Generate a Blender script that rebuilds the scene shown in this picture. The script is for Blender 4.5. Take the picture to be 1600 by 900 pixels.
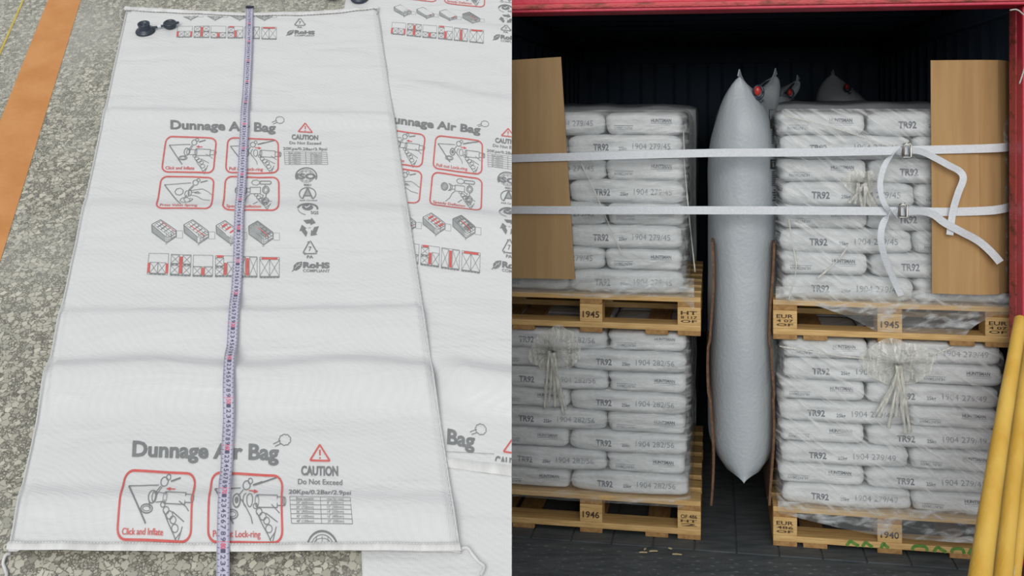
import bpy, bmesh, math, random
from mathutils import Vector, Matrix, noise
from mathutils.bvhtree import BVHTree
random.seed(7)
for o in list(bpy.data.objects): bpy.data.objects.remove(o)
S = bpy.context.scene
COL = S.collection

# ------------------------------------------------------------------ camera
EYE = 1.89; F = 1700.0; HZ = 170.0
cd = bpy.data.cameras.new('camera'); cam = bpy.data.objects.new('camera', cd); COL.objects.link(cam)
cam.location = (0, 0, EYE); cam.rotation_euler = (math.pi/2, 0, 0)
cd.sensor_width = 36; cd.lens = 36*F/1600; cd.shift_y = -(450-HZ)/1600; cd.clip_start = .05; cd.clip_end = 100
S.camera = cam
# ------------------------------------------------------------------ light
S.view_settings.view_transform = 'Standard'; S.view_settings.look = 'None'
S.view_settings.exposure = 0.0; S.view_settings.gamma = 1.0; S.view_settings.use_curve_mapping = False
w = bpy.data.worlds.new('overcast_sky'); S.world = w; w.use_nodes = True
nt = w.node_tree; nt.nodes.clear()
tc = nt.nodes.new('ShaderNodeTexCoord'); sx = nt.nodes.new('ShaderNodeSeparateXYZ'); rp = nt.nodes.new('ShaderNodeValToRGB')
mr = nt.nodes.new('ShaderNodeMapRange'); mr.inputs['From Min'].default_value = -1
bgn = nt.nodes.new('ShaderNodeBackground'); wo = nt.nodes.new('ShaderNodeOutputWorld')
nt.links.new(tc.outputs['Generated'], sx.inputs[0]); nt.links.new(sx.outputs['Z'], mr.inputs['Value'])
nt.links.new(mr.outputs[0], rp.inputs[0]); nt.links.new(rp.outputs[0], bgn.inputs[0]); nt.links.new(bgn.outputs[0], wo.inputs[0])
e = rp.color_ramp.elements
e[0].position = .47; e[0].color = (.12, .12, .115, 1); e[1].position = .5; e[1].color = (.82, .86, .90, 1)
e2 = e.new(1.0); e2.color = (.97, .99, 1.0, 1)
bgn.inputs[1].default_value = 0.60
sd = bpy.data.lights.new('sun', 'SUN'); sun = bpy.data.objects.new('sun', sd); COL.objects.link(sun)
sd.energy = 1.9; sd.angle = math.radians(38); sd.color = (1, .985, .95)
sun.location = (-3, -3, 6)
sun.rotation_euler = Vector((.16, .95, -.30)).to_track_quat('-Z', 'Y').to_euler()

# ------------------------------------------------------------------ materials
MAT = {}
def N(nt, t, **kw):
    n = nt.nodes.new(t)
    for k, v in kw.items(): setattr(n, k, v)
    return n
def base(name, col, rough=.6, metal=0, spec=.5):
    m = bpy.data.materials.new(name); m.use_nodes = True
    b = m.node_tree.nodes['Principled BSDF']
    b.inputs['Base Color'].default_value = (*col, 1); b.inputs['Roughness'].default_value = rough
    b.inputs['Metallic'].default_value = metal; b.inputs['Specular IOR Level'].default_value = spec
    MAT[name] = m
    return m, m.node_tree, b
def noisy(name, c1, c2, scale=5, rough=.6, bump=0, bscale=None, stretch=(1, 1, 1), metal=0, spec=.5, lo=.35, hi=.65, detail=5):
    m, t, b = base(name, c1, rough, metal, spec)
    tcn = N(t, 'ShaderNodeTexCoord'); mp = N(t, 'ShaderNodeMapping'); mp.inputs['Scale'].default_value = stretch
    nz = N(t, 'ShaderNodeTexNoise'); nz.inputs['Scale'].default_value = scale; nz.inputs['Detail'].default_value = detail
    cr = N(t, 'ShaderNodeValToRGB'); cr.color_ramp.elements[0].position = lo; cr.color_ramp.elements[1].position = hi
    cr.color_ramp.elements[0].color = (*c1, 1); cr.color_ramp.elements[1].color = (*c2, 1)
    L = t.links.new
    L(tcn.outputs['Object'], mp.inputs[0]); L(mp.outputs[0], nz.inputs['Vector']); L(nz.outputs['Fac'], cr.inputs[0]); L(cr.outputs[0], b.inputs['Base Color'])
    if bump:
        bn = N(t, 'ShaderNodeBump'); bn.inputs['Strength'].default_value = bump; bn.inputs['Distance'].default_value = .01
        if bscale:
            n2 = N(t, 'ShaderNodeTexNoise'); n2.inputs['Scale'].default_value = bscale; L(mp.outputs[0], n2.inputs['Vector']); L(n2.outputs['Fac'], bn.inputs['Height'])
        else: L(nz.outputs['Fac'], bn.inputs['Height'])
        L(bn.outputs[0], b.inputs['Normal'])
    return m
def srgb(r, g, b_):
    f = lambda c: ((c/255+.055)/1.055)**2.4 if c > 10 else c/255/12.92
    return (f(r), f(g), f(b_))

# terrazzo
m, t, b = base('terrazzo', (.3, .3, .28), .45)
L = t.links.new
tcn = N(t, 'ShaderNodeTexCoord')
nzd = N(t, 'ShaderNodeTexNoise'); nzd.inputs['Scale'].default_value = 60; nzd.inputs['Detail'].default_value = 2
mx = N(t, 'ShaderNodeMix', data_type='VECTOR'); mx.inputs['Factor'].default_value = .012
L(tcn.outputs['Object'], mx.inputs[4]); L(nzd.outputs['Color'], mx.inputs[5]); L(tcn.outputs['Object'], nzd.inputs['Vector'])
def chips(scale, lo, hi):
    v = N(t, 'ShaderNodeTexVoronoi'); v.feature = 'DISTANCE_TO_EDGE'; v.inputs['Scale'].default_value = scale; v.inputs['Randomness'].default_value = 1
    c = N(t, 'ShaderNodeTexVoronoi'); c.inputs['Scale'].default_value = scale; c.inputs['Randomness'].default_value = 1
    L(mx.outputs[1], v.inputs['Vector']); L(mx.outputs[1], c.inputs['Vector'])
    r = N(t, 'ShaderNodeMapRange'); r.inputs['From Min'].default_value = lo; r.inputs['From Max'].default_value = hi
    L(v.outputs['Distance'], r.inputs['Value'])
    return r, c
r1, c1 = chips(74, .06, .10)
r2, c2 = chips(150, .08, .14)
cr = N(t, 'ShaderNodeValToRGB'); L(c1.outputs['Color'], cr.inputs[0])
cr.color_ramp.elements[0].color = (*srgb(128, 127, 116), 1); cr.color_ramp.elements[1].color = (*srgb(205, 202, 186), 1)
cr.color_ramp.elements[0].position = .15; cr.color_ramp.elements[1].position = .95
cr2 = N(t, 'ShaderNodeValToRGB'); L(c2.outputs['Color'], cr2.inputs[0])
cr2.color_ramp.elements[0].color = (*srgb(118, 116, 106), 1); cr2.color_ramp.elements[1].color = (*srgb(196, 193, 178), 1)
mtx = N(t, 'ShaderNodeMix', data_type='RGBA'); mtx.inputs[6].default_value = (*srgb(104, 102, 92), 1)
L(r2.outputs[0], mtx.inputs['Factor']); L(cr2.outputs[0], mtx.inputs[7])
# large chips only in some cells
gt = N(t, 'ShaderNodeMath', operation='GREATER_THAN'); gt.inputs[1].default_value = .42; 
sp = N(t, 'ShaderNodeSeparateColor'); L(c1.outputs['Color'], sp.inputs[0]); L(sp.outputs[1], gt.inputs[0])
mu = N(t, 'ShaderNodeMath', operation='MULTIPLY'); L(gt.outputs[0], mu.inputs[0]); L(r1.outputs[0], mu.inputs[1])
fin = N(t, 'ShaderNodeMix', data_type='RGBA'); L(mu.outputs[0], fin.inputs['Factor']); L(mtx.outputs[2], fin.inputs[6]); L(cr.outputs[0], fin.inputs[7])
# dusty worn patches
nd = N(t, 'ShaderNodeTexNoise'); nd.inputs['Scale'].default_value = 1.6; nd.inputs['Detail'].default_value = 6; L(tcn.outputs['Object'], nd.inputs['Vector'])
rd = N(t, 'ShaderNodeMapRange'); rd.inputs['From Min'].default_value = .45; rd.inputs['From Max'].default_value = .75; rd.inputs['To Max'].default_value = .55
L(nd.outputs['Fac'], rd.inputs['Value'])
du = N(t, 'ShaderNodeMix', data_type='RGBA'); L(rd.outputs[0], du.inputs['Factor']); L(fin.outputs[2], du.inputs[6]); du.inputs[7].default_value = (*srgb(178, 177, 170), 1)
L(du.outputs[2], b.inputs['Base Color'])

noisy('concrete', (.22, .22, .21), (.3, .3, .28), 8, .85, .2)
noisy('orange_paint', srgb(196, 132, 72), srgb(208, 146, 88), 9, .6, .25, 60)
noisy('yellow_paint', srgb(190, 165, 70), srgb(205, 185, 95), 30, .6)
# woven polypropylene
m, t, b = base('woven_white', (.69, .695, .70), .42, 0, .45); L = t.links.new
tcn = N(t, 'ShaderNodeTexCoord'); mp = N(t, 'ShaderNodeMapping'); mp.inputs['Rotation'].default_value = (.64, 0, .18)
L(tcn.outputs['Object'], mp.inputs[0])
w1 = N(t, 'ShaderNodeTexWave'); w1.bands_direction = 'X'; w1.inputs['Scale'].default_value = 75; w1.inputs['Distortion'].default_value = .4
w2 = N(t, 'ShaderNodeTexWave'); w2.bands_direction = 'Y'; w2.inputs['Scale'].default_value = 75; w2.inputs['Distortion'].default_value = .4
L(mp.outputs[0], w1.inputs['Vector']); L(mp.outputs[0], w2.inputs['Vector'])
ml = N(t, 'ShaderNodeMath', operation='MULTIPLY'); L(w1.outputs['Fac'], ml.inputs[0]); L(w2.outputs['Fac'], ml.inputs[1])
nz = N(t, 'ShaderNodeTexNoise'); nz.inputs['Scale'].default_value = 7; nz.inputs['Detail'].default_value = 6; nz.inputs['Distortion'].default_value = .8
mp2 = N(t, 'ShaderNodeMapping'); mp2.inputs['Scale'].default_value = (.55, 1.6, 1.6); L(tcn.outputs['Object'], mp2.inputs[0]); L(mp2.outputs[0], nz.inputs['Vector'])
b1 = N(t, 'ShaderNodeBump'); b1.inputs['Strength'].default_value = .25; b1.inputs['Distance'].default_value = .002; L(ml.outputs[0], b1.inputs['Height'])
b2 = N(t, 'ShaderNodeBump'); b2.inputs['Strength'].default_value = .55; b2.inputs['Distance'].default_value = .015; L(nz.outputs['Fac'], b2.inputs['Height']); L(b1.outputs[0], b2.inputs['Normal'])
L(b2.outputs[0], b.inputs['Normal'])
noisy('hem_white', (.74, .745, .74), (.62, .62, .61), 40, .5, .4, 90, (1, .3, .3))
noisy('thread', (.42, .42, .40), (.6, .6, .57), 200, .8)
noisy('print_grey', srgb(122, 124, 125), srgb(132, 134, 135), 40, .6)
noisy('print_light', srgb(150, 154, 154), srgb(165, 168, 168), 40, .6)
noisy('print_red', srgb(206, 92, 88), srgb(214, 108, 102), 40, .6)
noisy('black_plastic', srgb(44, 52, 64), srgb(54, 62, 76), 20, .38)
noisy('clear_clip', (.8, .82, .84), (.7, .72, .74), 20, .15)
noisy('tape_steel', srgb(186, 184, 204), srgb(196, 195, 212), 14, .35)
noisy('tape_ink', srgb(84, 82, 108), srgb(96, 94, 120), 40, .6)
noisy('tape_red', srgb(212, 90, 120), srgb(222, 110, 132), 40, .6)
# right half
noisy('sack_paper', (.66, .68, .70), (.58, .60, .615), 9, .6, .55, 26, (1, 1, 1.6))
noisy('sack_ink', srgb(88, 92, 104), srgb(118, 122, 132), 60, .7)
noisy('sack_ink_faint', srgb(128, 132, 140), srgb(150, 154, 160), 60, .7)
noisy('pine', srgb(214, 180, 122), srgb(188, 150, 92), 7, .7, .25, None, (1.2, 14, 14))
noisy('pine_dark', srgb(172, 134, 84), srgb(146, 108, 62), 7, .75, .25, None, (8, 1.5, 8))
noisy('stamp_ink', srgb(60, 46, 34), srgb(84, 62, 44), 60, .8)
noisy('green_spray', srgb(70, 130, 50), srgb(110, 140, 70), 60, .8)
noisy('cardboard', srgb(178, 148, 106), srgb(168, 137, 95), 3, .8, .12, 50, (8, 8, .6))
noisy('cardboard_edge', srgb(120, 90, 66), srgb(96, 68, 50), 50, .9, .5)
m_, t_, b_ = base('cardboard_tan', (.3, .2, .1), .8)
noisy('cardboard_tan', srgb(184, 148, 100), srgb(170, 134, 88), 3, .8, .12, 50, (8, 8, .6))
noisy('webbing', (.72, .75, .79), (.66, .69, .73), 90, .5, .25, 240)
noisy('steel_wire', (.62, .62, .6), (.45, .45, .44), 30, .3, metal=.85)
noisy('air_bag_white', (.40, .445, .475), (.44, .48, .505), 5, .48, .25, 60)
noisy('air_bag_ink', (.035, .04, .045), (.06, .06, .065), 30, .5)
noisy('valve_red', (.50, .035, .02), (.38, .02, .02), 30, .35)
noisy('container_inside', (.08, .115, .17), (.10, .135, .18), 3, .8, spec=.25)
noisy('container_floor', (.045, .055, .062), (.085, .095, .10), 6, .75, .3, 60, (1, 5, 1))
noisy('red_paint', srgb(196, 38, 62), srgb(208, 58, 84), 5, .45, .2, 40)
noisy('red_worn', srgb(206, 84, 88), srgb(120, 66, 48), 12, .6, .5, 60, (1, 1, 3), lo=.5, hi=.7)
noisy('yellow_pole', srgb(222, 182, 84), srgb(206, 160, 56), 3, .5, .15, 30, (3, 3, .5))
noisy('rust_pole', srgb(112, 58, 36), srgb(76, 36, 28), 12, .8, .4)
noisy('splinter', srgb(205, 190, 150), srgb(180, 160, 120), 40, .8)
noisy('wrapped_bulk', (.55, .58, .60), (.42, .45, .47), 6, .4, .5, 22)
noisy('asphalt', (.12, .12, .125), (.18, .18, .18), 30, .9, .4)

def film_mat(name, rot, streak, amt, tint=(.86, .88, .88), sc=10):
    m = bpy.data.materials.new(name); m.use_nodes = True; t = m.node_tree; t.nodes.clear(); L = t.links.new
    out = N(t, 'ShaderNodeOutputMaterial'); tr = N(t, 'ShaderNodeBsdfTransparent'); tr.inputs[0].default_value = (.97, .975, .97, 1)
    p = N(t, 'ShaderNodeBsdfPrincipled'); p.inputs['Base Color'].default_value = (*tint, 1); p.inputs['Roughness'].default_value = .22
    tcn = N(t, 'ShaderNodeTexCoord'); mp0 = N(t, 'ShaderNodeMapping'); mp0.inputs['Rotation'].default_value = (0, rot, 0)
    mp = N(t, 'ShaderNodeMapping'); mp.inputs['Scale'].default_value = streak
    nz = N(t, 'ShaderNodeTexNoise'); nz.inputs['Scale'].default_value = sc; nz.inputs['Detail'].default_value = 5; nz.inputs['Distortion'].default_value = .5
    L(tcn.outputs['Object'], mp0.inputs[0]); L(mp0.outputs[0], mp.inputs[0]); L(mp.outputs[0], nz.inputs['Vector'])
    r = N(t, 'ShaderNodeMapRange'); r.inputs['From Min'].default_value = .48; r.inputs['From Max'].default_value = .74; r.inputs['To Min'].default_value = amt*.35; r.inputs['To Max'].default_value = min(.95, amt*2.2)
    L(nz.outputs['Fac'], r.inputs['Value'])
    bn = N(t, 'ShaderNodeBump'); bn.inputs['Strength'].default_value = .8; bn.inputs['Distance'].default_value = .012
    L(nz.outputs['Fac'], bn.inputs['Height']); L(bn.outputs[0], p.inputs['Normal'])
    mxs = N(t, 'ShaderNodeMixShader'); L(r.outputs[0], mxs.inputs[0]); L(tr.outputs[0], mxs.inputs[1]); L(p.outputs[0], mxs.inputs[2]); L(mxs.outputs[0], out.inputs[0])
    MAT[name] = m
film_mat('film_diagonal', -.6, (1, 1, 6), .24, sc=8)
film_mat('film_level', .06, (1, 1, 7), .20, sc=7)
film_mat('film_loose', .15, (1.2, 1.2, 3.5), .34, (.72, .76, .78), 8)
film_mat('film_bunch', 0, (5, 5, 1.2), .85, (.86, .86, .80), 14)

# ------------------------------------------------------------------ helpers
def tag(o, label=None, cat=None, group=None, kind=None):
    if label: o['label'] = label
    if cat: o['category'] = cat
    if group: o['group'] = group
    if kind: o['kind'] = kind
    return o
def mesh(name, V, Fc, mats, mi=None, smooth=False):
    me = bpy.data.meshes.new(name); me.from_pydata([tuple(v) for v in V], [], Fc)
    for mm in (mats if isinstance(mats, (list, tuple)) else [mats]): me.materials.append(MAT[mm])
    if mi: me.polygons.foreach_set('material_index', mi)
    if smooth: me.polygons.foreach_set('use_smooth', [True]*len(me.polygons))
    me.update(); return me
def link(name, me, parent=None, loc=None, rot=None):
    o = bpy.data.objects.new(name, me); COL.objects.link(o)
    if parent: o.parent = parent
    if loc is not None: o.location = loc
    if rot is not None: o.rotation_euler = (0, 0, rot)
    return o
def mk(name, V, Fc, mats, parent=None, mi=None, smooth=False):
    """world-space vertices -> object; origin at the base of its box (or the parent's)"""
    V = [Vector(v) for v in V]
    if parent is not None: org = parent.location.copy()
    else:
        org = Vector(((min(v.x for v in V)+max(v.x for v in V))/2, (min(v.y for v in V)+max(v.y for v in V))/2, min(v.z for v in V)))
    me = mesh(name, [v-org for v in V], Fc, mats, mi, smooth)
    o = bpy.data.objects.new(name, me); COL.objects.link(o)
    if parent is not None: o.parent = parent
    else: o.location = org
    return o
def empty(name, loc, rot=0):
    o = bpy.data.objects.new(name, None); COL.objects.link(o); o.location = loc; o.rotation_euler = (0, 0, rot); o.empty_display_size = .1; return o
def boxVF(a, b_, bev=0):
    (x0, y0, z0), (x1, y1, z1) = a, b_
    if not bev:
        V = [(x0, y0, z0), (x1, y0, z0), (x1, y1, z0), (x0, y1, z0), (x0, y0, z1), (x1, y0, z1), (x1, y1, z1), (x0, y1, z1)]
        return V, [(3, 2, 1, 0), (4, 5, 6, 7), (0, 1, 5, 4), (1, 2, 6, 5), (2, 3, 7, 6), (3, 0, 4, 7)]
    bm = bmesh.new(); bmesh.ops.create_cube(bm, size=1)
    for v in bm.verts: v.co = Vector(((x0+x1)/2+v.co.x*(x1-x0), (y0+y1)/2+v.co.y*(y1-y0), (z0+z1)/2+v.co.z*(z1-z0)))
    bmesh.ops.bevel(bm, geom=bm.edges[:], offset=bev, segments=2, affect='EDGES', profile=.6)
    bm.verts.index_update(); V = [tuple(v.co) for v in bm.verts]; Fc = [tuple(v.index for v in f.verts) for f in bm.faces]; bm.free(); return V, Fc
def tubeVF(P, r, n=8, cap=True):
    P = [Vector(p) for p in P]; V = []; Fc = []
    for i, p in enumerate(P):
        d = (P[min(i+1, len(P)-1)]-P[max(i-1, 0)]).normalized()
        a = d.orthogonal() if i == 0 else (a - d*a.dot(d))
        a.normalize(); c = d.cross(a); rr = r[i] if isinstance(r, (list, tuple)) else r
        for k in range(n):
            q = 2*math.pi*k/n; V.append(p+a*math.cos(q)*rr+c*math.sin(q)*rr)
    for i in range(len(P)-1):
        for k in range(n): Fc.append((i*n+k, i*n+(k+1) % n, (i+1)*n+(k+1) % n, (i+1)*n+k))
    if cap: Fc.append(tuple(range(n))[::-1]); Fc.append(tuple(range((len(P)-1)*n, len(P)*n)))
    return V, Fc
def ribbonVF(P, Wd, half, thick):
    """P points, Wd width direction per point, half width, thickness"""
    V = []; Fc = []; P = [Vector(p) for p in P]
    for i, p in enumerate(P):
        d = (P[min(i+1, len(P)-1)]-P[max(i-1, 0)]).normalized(); wv = Vector(Wd[i] if isinstance(Wd, list) else Wd)
        wv = (wv-d*wv.dot(d)).normalized(); nn = d.cross(wv).normalized()
        h = half[i] if isinstance(half, list) else half
        for a, c in ((-1, -1), (1, -1), (1, 1), (-1, 1)): V.append(p+wv*h*a+nn*thick*.5*c)
    for i in range(len(P)-1):
        for k in range(4): Fc.append((i*4+k, i*4+(k+1) % 4, (i+1)*4+(k+1) % 4, (i+1)*4+k))
    Fc += [(3, 2, 1, 0), tuple((len(P)-1)*4+k for k in range(4))]
    return V, Fc
def smooth_path(P, n=6):
    P = [Vector(p) for p in P]; out = []
    for i in range(len(P)-1):
        a, b_, c, d = P[max(i-1, 0)], P[i], P[i+1], P[min(i+2, len(P)-1)]
        for k in range(n):
            q = k/n; out.append(.5*((2*b_)+(c-a)*q+(2*a-5*b_+4*c-d)*q*q+(3*b_-a-3*c+d)*q**3))
    out.append(P[-1]); return out
class MB:
    def __init__(s): s.V = []; s.F = []; s.M = []
    def add(s, VF, m=0):
        o = len(s.V); s.V += [tuple(v) for v in VF[0]]; s.F += [tuple(i+o for i in f) for f in VF[1]]; s.M += [m]*len(VF[1]); return s

_tx = {}
def textVF(st, off=.0, tidy=.0):
    """text as flat triangles, baseline at 0, cap height 1"""
    k = (st, off)
    if k in _tx: return _tx[k]
    def conv(q):
        c = bpy.data.curves.new('t', 'FONT'); c.body = q; c.offset = off; c.resolution_u = 3; c.fill_mode = 'FRONT'
        o = bpy.data.objects.new('t', c); COL.objects.link(o); dg = bpy.context.evaluated_depsgraph_get()
        me = bpy.data.meshes.new_from_object(o.evaluated_get(dg)); V = [tuple(v.co) for v in me.vertices]; Fc = [tuple(p.vertices) for p in me.polygons]
        bpy.data.objects.remove(o); bpy.data.curves.remove(c); bpy.data.meshes.remove(me); return V, Fc
    if 'cap' not in _tx:
        _tx['cap'] = 1; V, _ = conv('H'); _tx['cap'] = max(v[1] for v in V)
    V, Fc = conv(st); c = _tx['cap']; x0 = min(v[0] for v in V); x1 = max(v[0] for v in V)
    _tx[k] = ([((v[0]-x0)/(x1-x0), v[1]/c) for v in V], Fc, (x1-x0)/c)
    return _tx[k]

# ================================================================= GEOMETRY FRAMES
# the inclined terrazzo ramp: plane z = RZ0 + RM*y, x < 0
RM = 1258/1700; RZ0 = EYE-2.4955; RL = math.sqrt(1+RM*RM)
def st_of(px, py):
    Y = 2.4955*F/(py+1088); return ((px-800)/F*Y, Y*RL)
def px_of(s, t):
    Y = t/RL; return (800+s*F/Y, 2.4955*F/Y-1088)
RN = Vector((0, -RM, 1))/RL; RE = Vector((0, 1, RM))/RL
def ramp(s, t, h=0): return Vector((s, 0, RZ0))+RE*t+RN*h
# the container: rotated about z
TH = math.atan(.185); Y0 = 4.87; CT, SN = math.cos(TH), math.sin(TH)
CM = Matrix.Translation((0, Y0, 0)) @ Matrix.Rotation(-TH, 4, 'Z')
def cu(px, w_, py=None):
    k = (px-800)/F; u = (k*(Y0+w_*CT)-w_*SN)/(CT+k*SN)
    if py is None: return u
    Y = Y0-u*SN+w_*CT; return (u, w_, EYE-(py-HZ)/F*Y)
def cw(u, w_, z): return CM @ Vector((u, w_, z))
def cpt(px, py, w_): return cw(*cu(px, w_, py))

# ================================================================= STRUCTURE
YT = 4.15; XL = -2.5; YB = 1.9
zt = RZ0+RM*YT; zb = RZ0+RM*YB
V = [(XL, YB, 0), (0, YB, 0), (0, YT, 0), (XL, YT, 0), (XL, YB, zb), (0, YB, zb), (0, YT, zt), (XL, YT, zt)]
o = mk('floor', V, [(3, 2, 1, 0), (4, 5, 6, 7), (0, 1, 5, 4), (1, 2, 6, 5), (2, 3, 7, 6), (3, 0, 4, 7)], ['terrazzo', 'concrete'], mi=[1, 0, 1, 1, 1, 1])
tag(o, kind='structure')
V, Fc = boxVF((-6, -4, -.12), (6, 12, 0)); tag(mk('floor', V, Fc, 'asphalt'), kind='structure')
UL, UR, WB = -.25, 2.215, 4.5; ZC = 2.47
def cmk(name, VF, mats, **k): return mk(name, [CM @ Vector(v) for v in VF[0]], VF[1], mats, **k)
# container floor, with boards running inwards and a tread plate at the sill
m = MB(); m.add(boxVF((UL-.05, -.12, .0), (UR+.05, WB, .012)), 0)
for i in range(14):
    a = UL+i*(UR-UL)/14; m.add(boxVF((a+.004, -.10, .012), (a+(UR-UL)/14-.004, WB-.02, .018), .001), 0)
m.add(boxVF((UL-.05, -1.1, 0), (UR+.05, -.125, .014)), 0)
for j in range(24):
    for i in range(62):
        u_ = UL+.02+i*.039+(.0195 if j % 2 else 0); w_ = -1.07+j*.039
        dx, dy = (.013, .004) if (i+j) % 2 else (.004, .013)
        m.add(([(u_-dx, w_, .014), (u_, w_-dy, .014), (u_+dx, w_, .014), (u_, w_+dy, .014), (u_, w_, .0185)], [(0, 1, 4), (1, 2, 4), (2, 3, 4), (3, 0, 4)]), 0)
tag(cmk('floor', (m.V, m.F), 'container_floor'), kind='structure')
def corr(u, w0, w1, side):
    pr = []; w_ = w0; pitch = .28
    while w_ < w1:
        for dw, dd in ((0, 0), (.07, 0), (.10, .036), (.24, .036), (.27, 0)):
            if w_+dw <= w1: pr.append((w_+dw, dd))
        w_ += pitch
    pr.append((w1, 0)); return pr
def wall(name, pts):
    n = len(pts); V = []
    for (u, w_) in pts: V += [(u, w_, 0.0), (u, w_, ZC)]
    Fc = [(2*i, 2*i+2, 2*i+3, 2*i+1) for i in range(n-1)]
    o = cmk(name, (V, Fc), 'container_inside'); sm = o.modifiers.new('thickness', 'SOLIDIFY'); sm.thickness = .02; sm.offset = 0
    tag(o, kind='structure')
wall('wall_left', [(UL-d, w_) for w_, d in corr(0, -.12, WB, 0)])
wall('wall_right', [(UR+d, w_) for w_, d in corr(0, -.12, WB, 0)])
wall('wall_back', [(u_, WB+d) for u_, d in corr(0, UL, UR, 0)])
m = MB(); m.add(boxVF((UL-.05, -.2, ZC), (UR+.05, WB+.05, ZC+.04)))
for i in range(10): m.add(boxVF((UL, .2+i*.45, ZC-.03), (UR, .28+i*.45, ZC), .006))
tag(cmk('ceiling', (m.V, m.F), 'container_inside'), kind='structure')
tag(cmk('trim_1', boxVF((UR-.05, 0, ZC-.16), (UR+.02, WB, ZC-.06), .01), 'container_inside'), kind='structure')
tag(cmk('trim_2', boxVF((UL-.02, 0, ZC-.16), (UL+.05, WB, ZC-.06), .01), 'container_inside'), kind='structure')
tag(cmk('trim_3', boxVF((UL, WB-.07, ZC-.2), (UR, WB, ZC-.08), .01), 'container_inside'), kind='structure')
# red door frame
HB = EYE+.402
m = MB(); m.add(boxVF((UL-.12, -.30, HB+.03), (UR+.25, -.12, ZC+.1), .008), 0); m.add(boxVF((UL-.12, -.32, HB+.012), (UR+.25, -.12, HB+.034), .008), 1)
m.add(boxVF((UL-.12, -.31, HB), (UR+.25, -.12, HB+.014), .004), 0)
tag(cmk('trim_4', (m.V, m.F), ['red_paint', 'red_worn'], mi=m.M), kind='structure')
up = cu(1594, -.25)
m = MB(); m.add(boxVF((up, -.28, 0), (up+.13, -.12, HB), .012), 0); m.add(boxVF((up-.004, -.2, 0), (up+.02, -.10, HB), .006), 1)
tag(cmk('trim_5', (m.V, m.F), ['red_paint', 'red_worn'], mi=m.M), kind='structure')
tag(cmk('trim_6', boxVF((UL-.14, -.28, 0), (UL-.01, -.12, HB), .012), 'red_paint'), kind='structure')

# ================================================================= LEFT: painted lines
def quad_on_ramp(P, h0, h1, n=24):
    """P: left polyline and right polyline in px, both len 2"""
    V = []; Fc = []
    (a0, a1), (b0, b1) = P
    for i in range(n+1):
        q = i/n
        for s0, s1 in ((a0, a1), (b0, b1)):
            s, t = st_of(s0[0]+(s1[0]-s0[0])*q, s0[1]+(s1[1]-s0[1])*q)
            V.append(ramp(s, t, h1))
    for i in range(n): Fc.append((2*i, 2*i+2, 2*i+3, 2*i+1))
    return V, Fc
V, Fc = quad_on_ramp((((95, -50), (-40, 290)), ((142, -50), (-40, 540))), 0, .0012)
o = mk('painted_stripe', V, Fc, 'orange_paint'); tag(o, 'broad worn orange stripe painted on the terrazzo floor', 'floor marking')
V, Fc = quad_on_ramp((((48, -30), (-30, 146)), ((51, -30), (-30, 156))), 0, .0012)
o = mk('painted_line', V, Fc, 'yellow_paint'); tag(o, 'thin yellow line on the terrazzo left of the orange stripe', 'floor marking')

# ================================================================= LEFT: dunnage bags
def nz3(a, b_, c, s): return noise.noise(Vector((a*s, b_*s, c)))
def prof(d, dn, up_):
    d = d-up_
    if d < -up_ or d > dn: return 0
    if d < 0: q = 1+d/up_; return q*q*(3-2*q)
    q = 1-d/dn; return q*q*(3-2*q)
def H_common(s, t, seed):
    return .005*nz3(s*.6, t*1.6, seed, 3)+.0028*nz3(s, t*1.3, seed+4, 9)+.0012*nz3(s, t, seed+9, 24)
def H1(s, t):
    x, y = px_of(s, t)
    h = .017+H_common(s, t, 1.3)
    h += .011*prof(y-(312+.018*(x-150)), 60, 22)
    h += .030*prof(y-(561+4*math.sin(x*.02)), 70, 34)
    h += .012*prof(y-(487-.01*x), 60, 16)
    h += .009*prof(y-(172+.02*(x-150)), 26, 9)
    h += .012*prof(y-(758+.02*x), 60, 30)
    h += .006*math.exp(-((x-265)**2/900+(y-100)**2/500))
    return h
def H2(s, t):
    x, y = px_of(s, t)
    h = .007+H_common(s, t, 7.7)*.8
    k_ = min(1, max(0, (x-(591+(y-19)*.153)+10)/60))
    h += k_*.014*prof(y-(306+.16*(x-640)), 60, 28)
    h += k_*.034*prof(y-(548+.17*(x-680)), 60, 40)
    h += k_*.010*prof(y-(120+.2*(x-640)), 40, 16)
    h += k_*.007*prof(y-(8+.17*(x-600)), 22, 16)
    return max(h, .003)
def H3(s, t): return .003+.0018*(1+nz3(s, t, 3.1, 5))
def clipx(bm):
    bmesh.ops.bisect_plane(bm, geom=bm.verts[:]+bm.edges[:]+bm.faces[:], plane_co=(-.0008, 0, 0), plane_no=(1, 0, 0), clear_outer=True)
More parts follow.
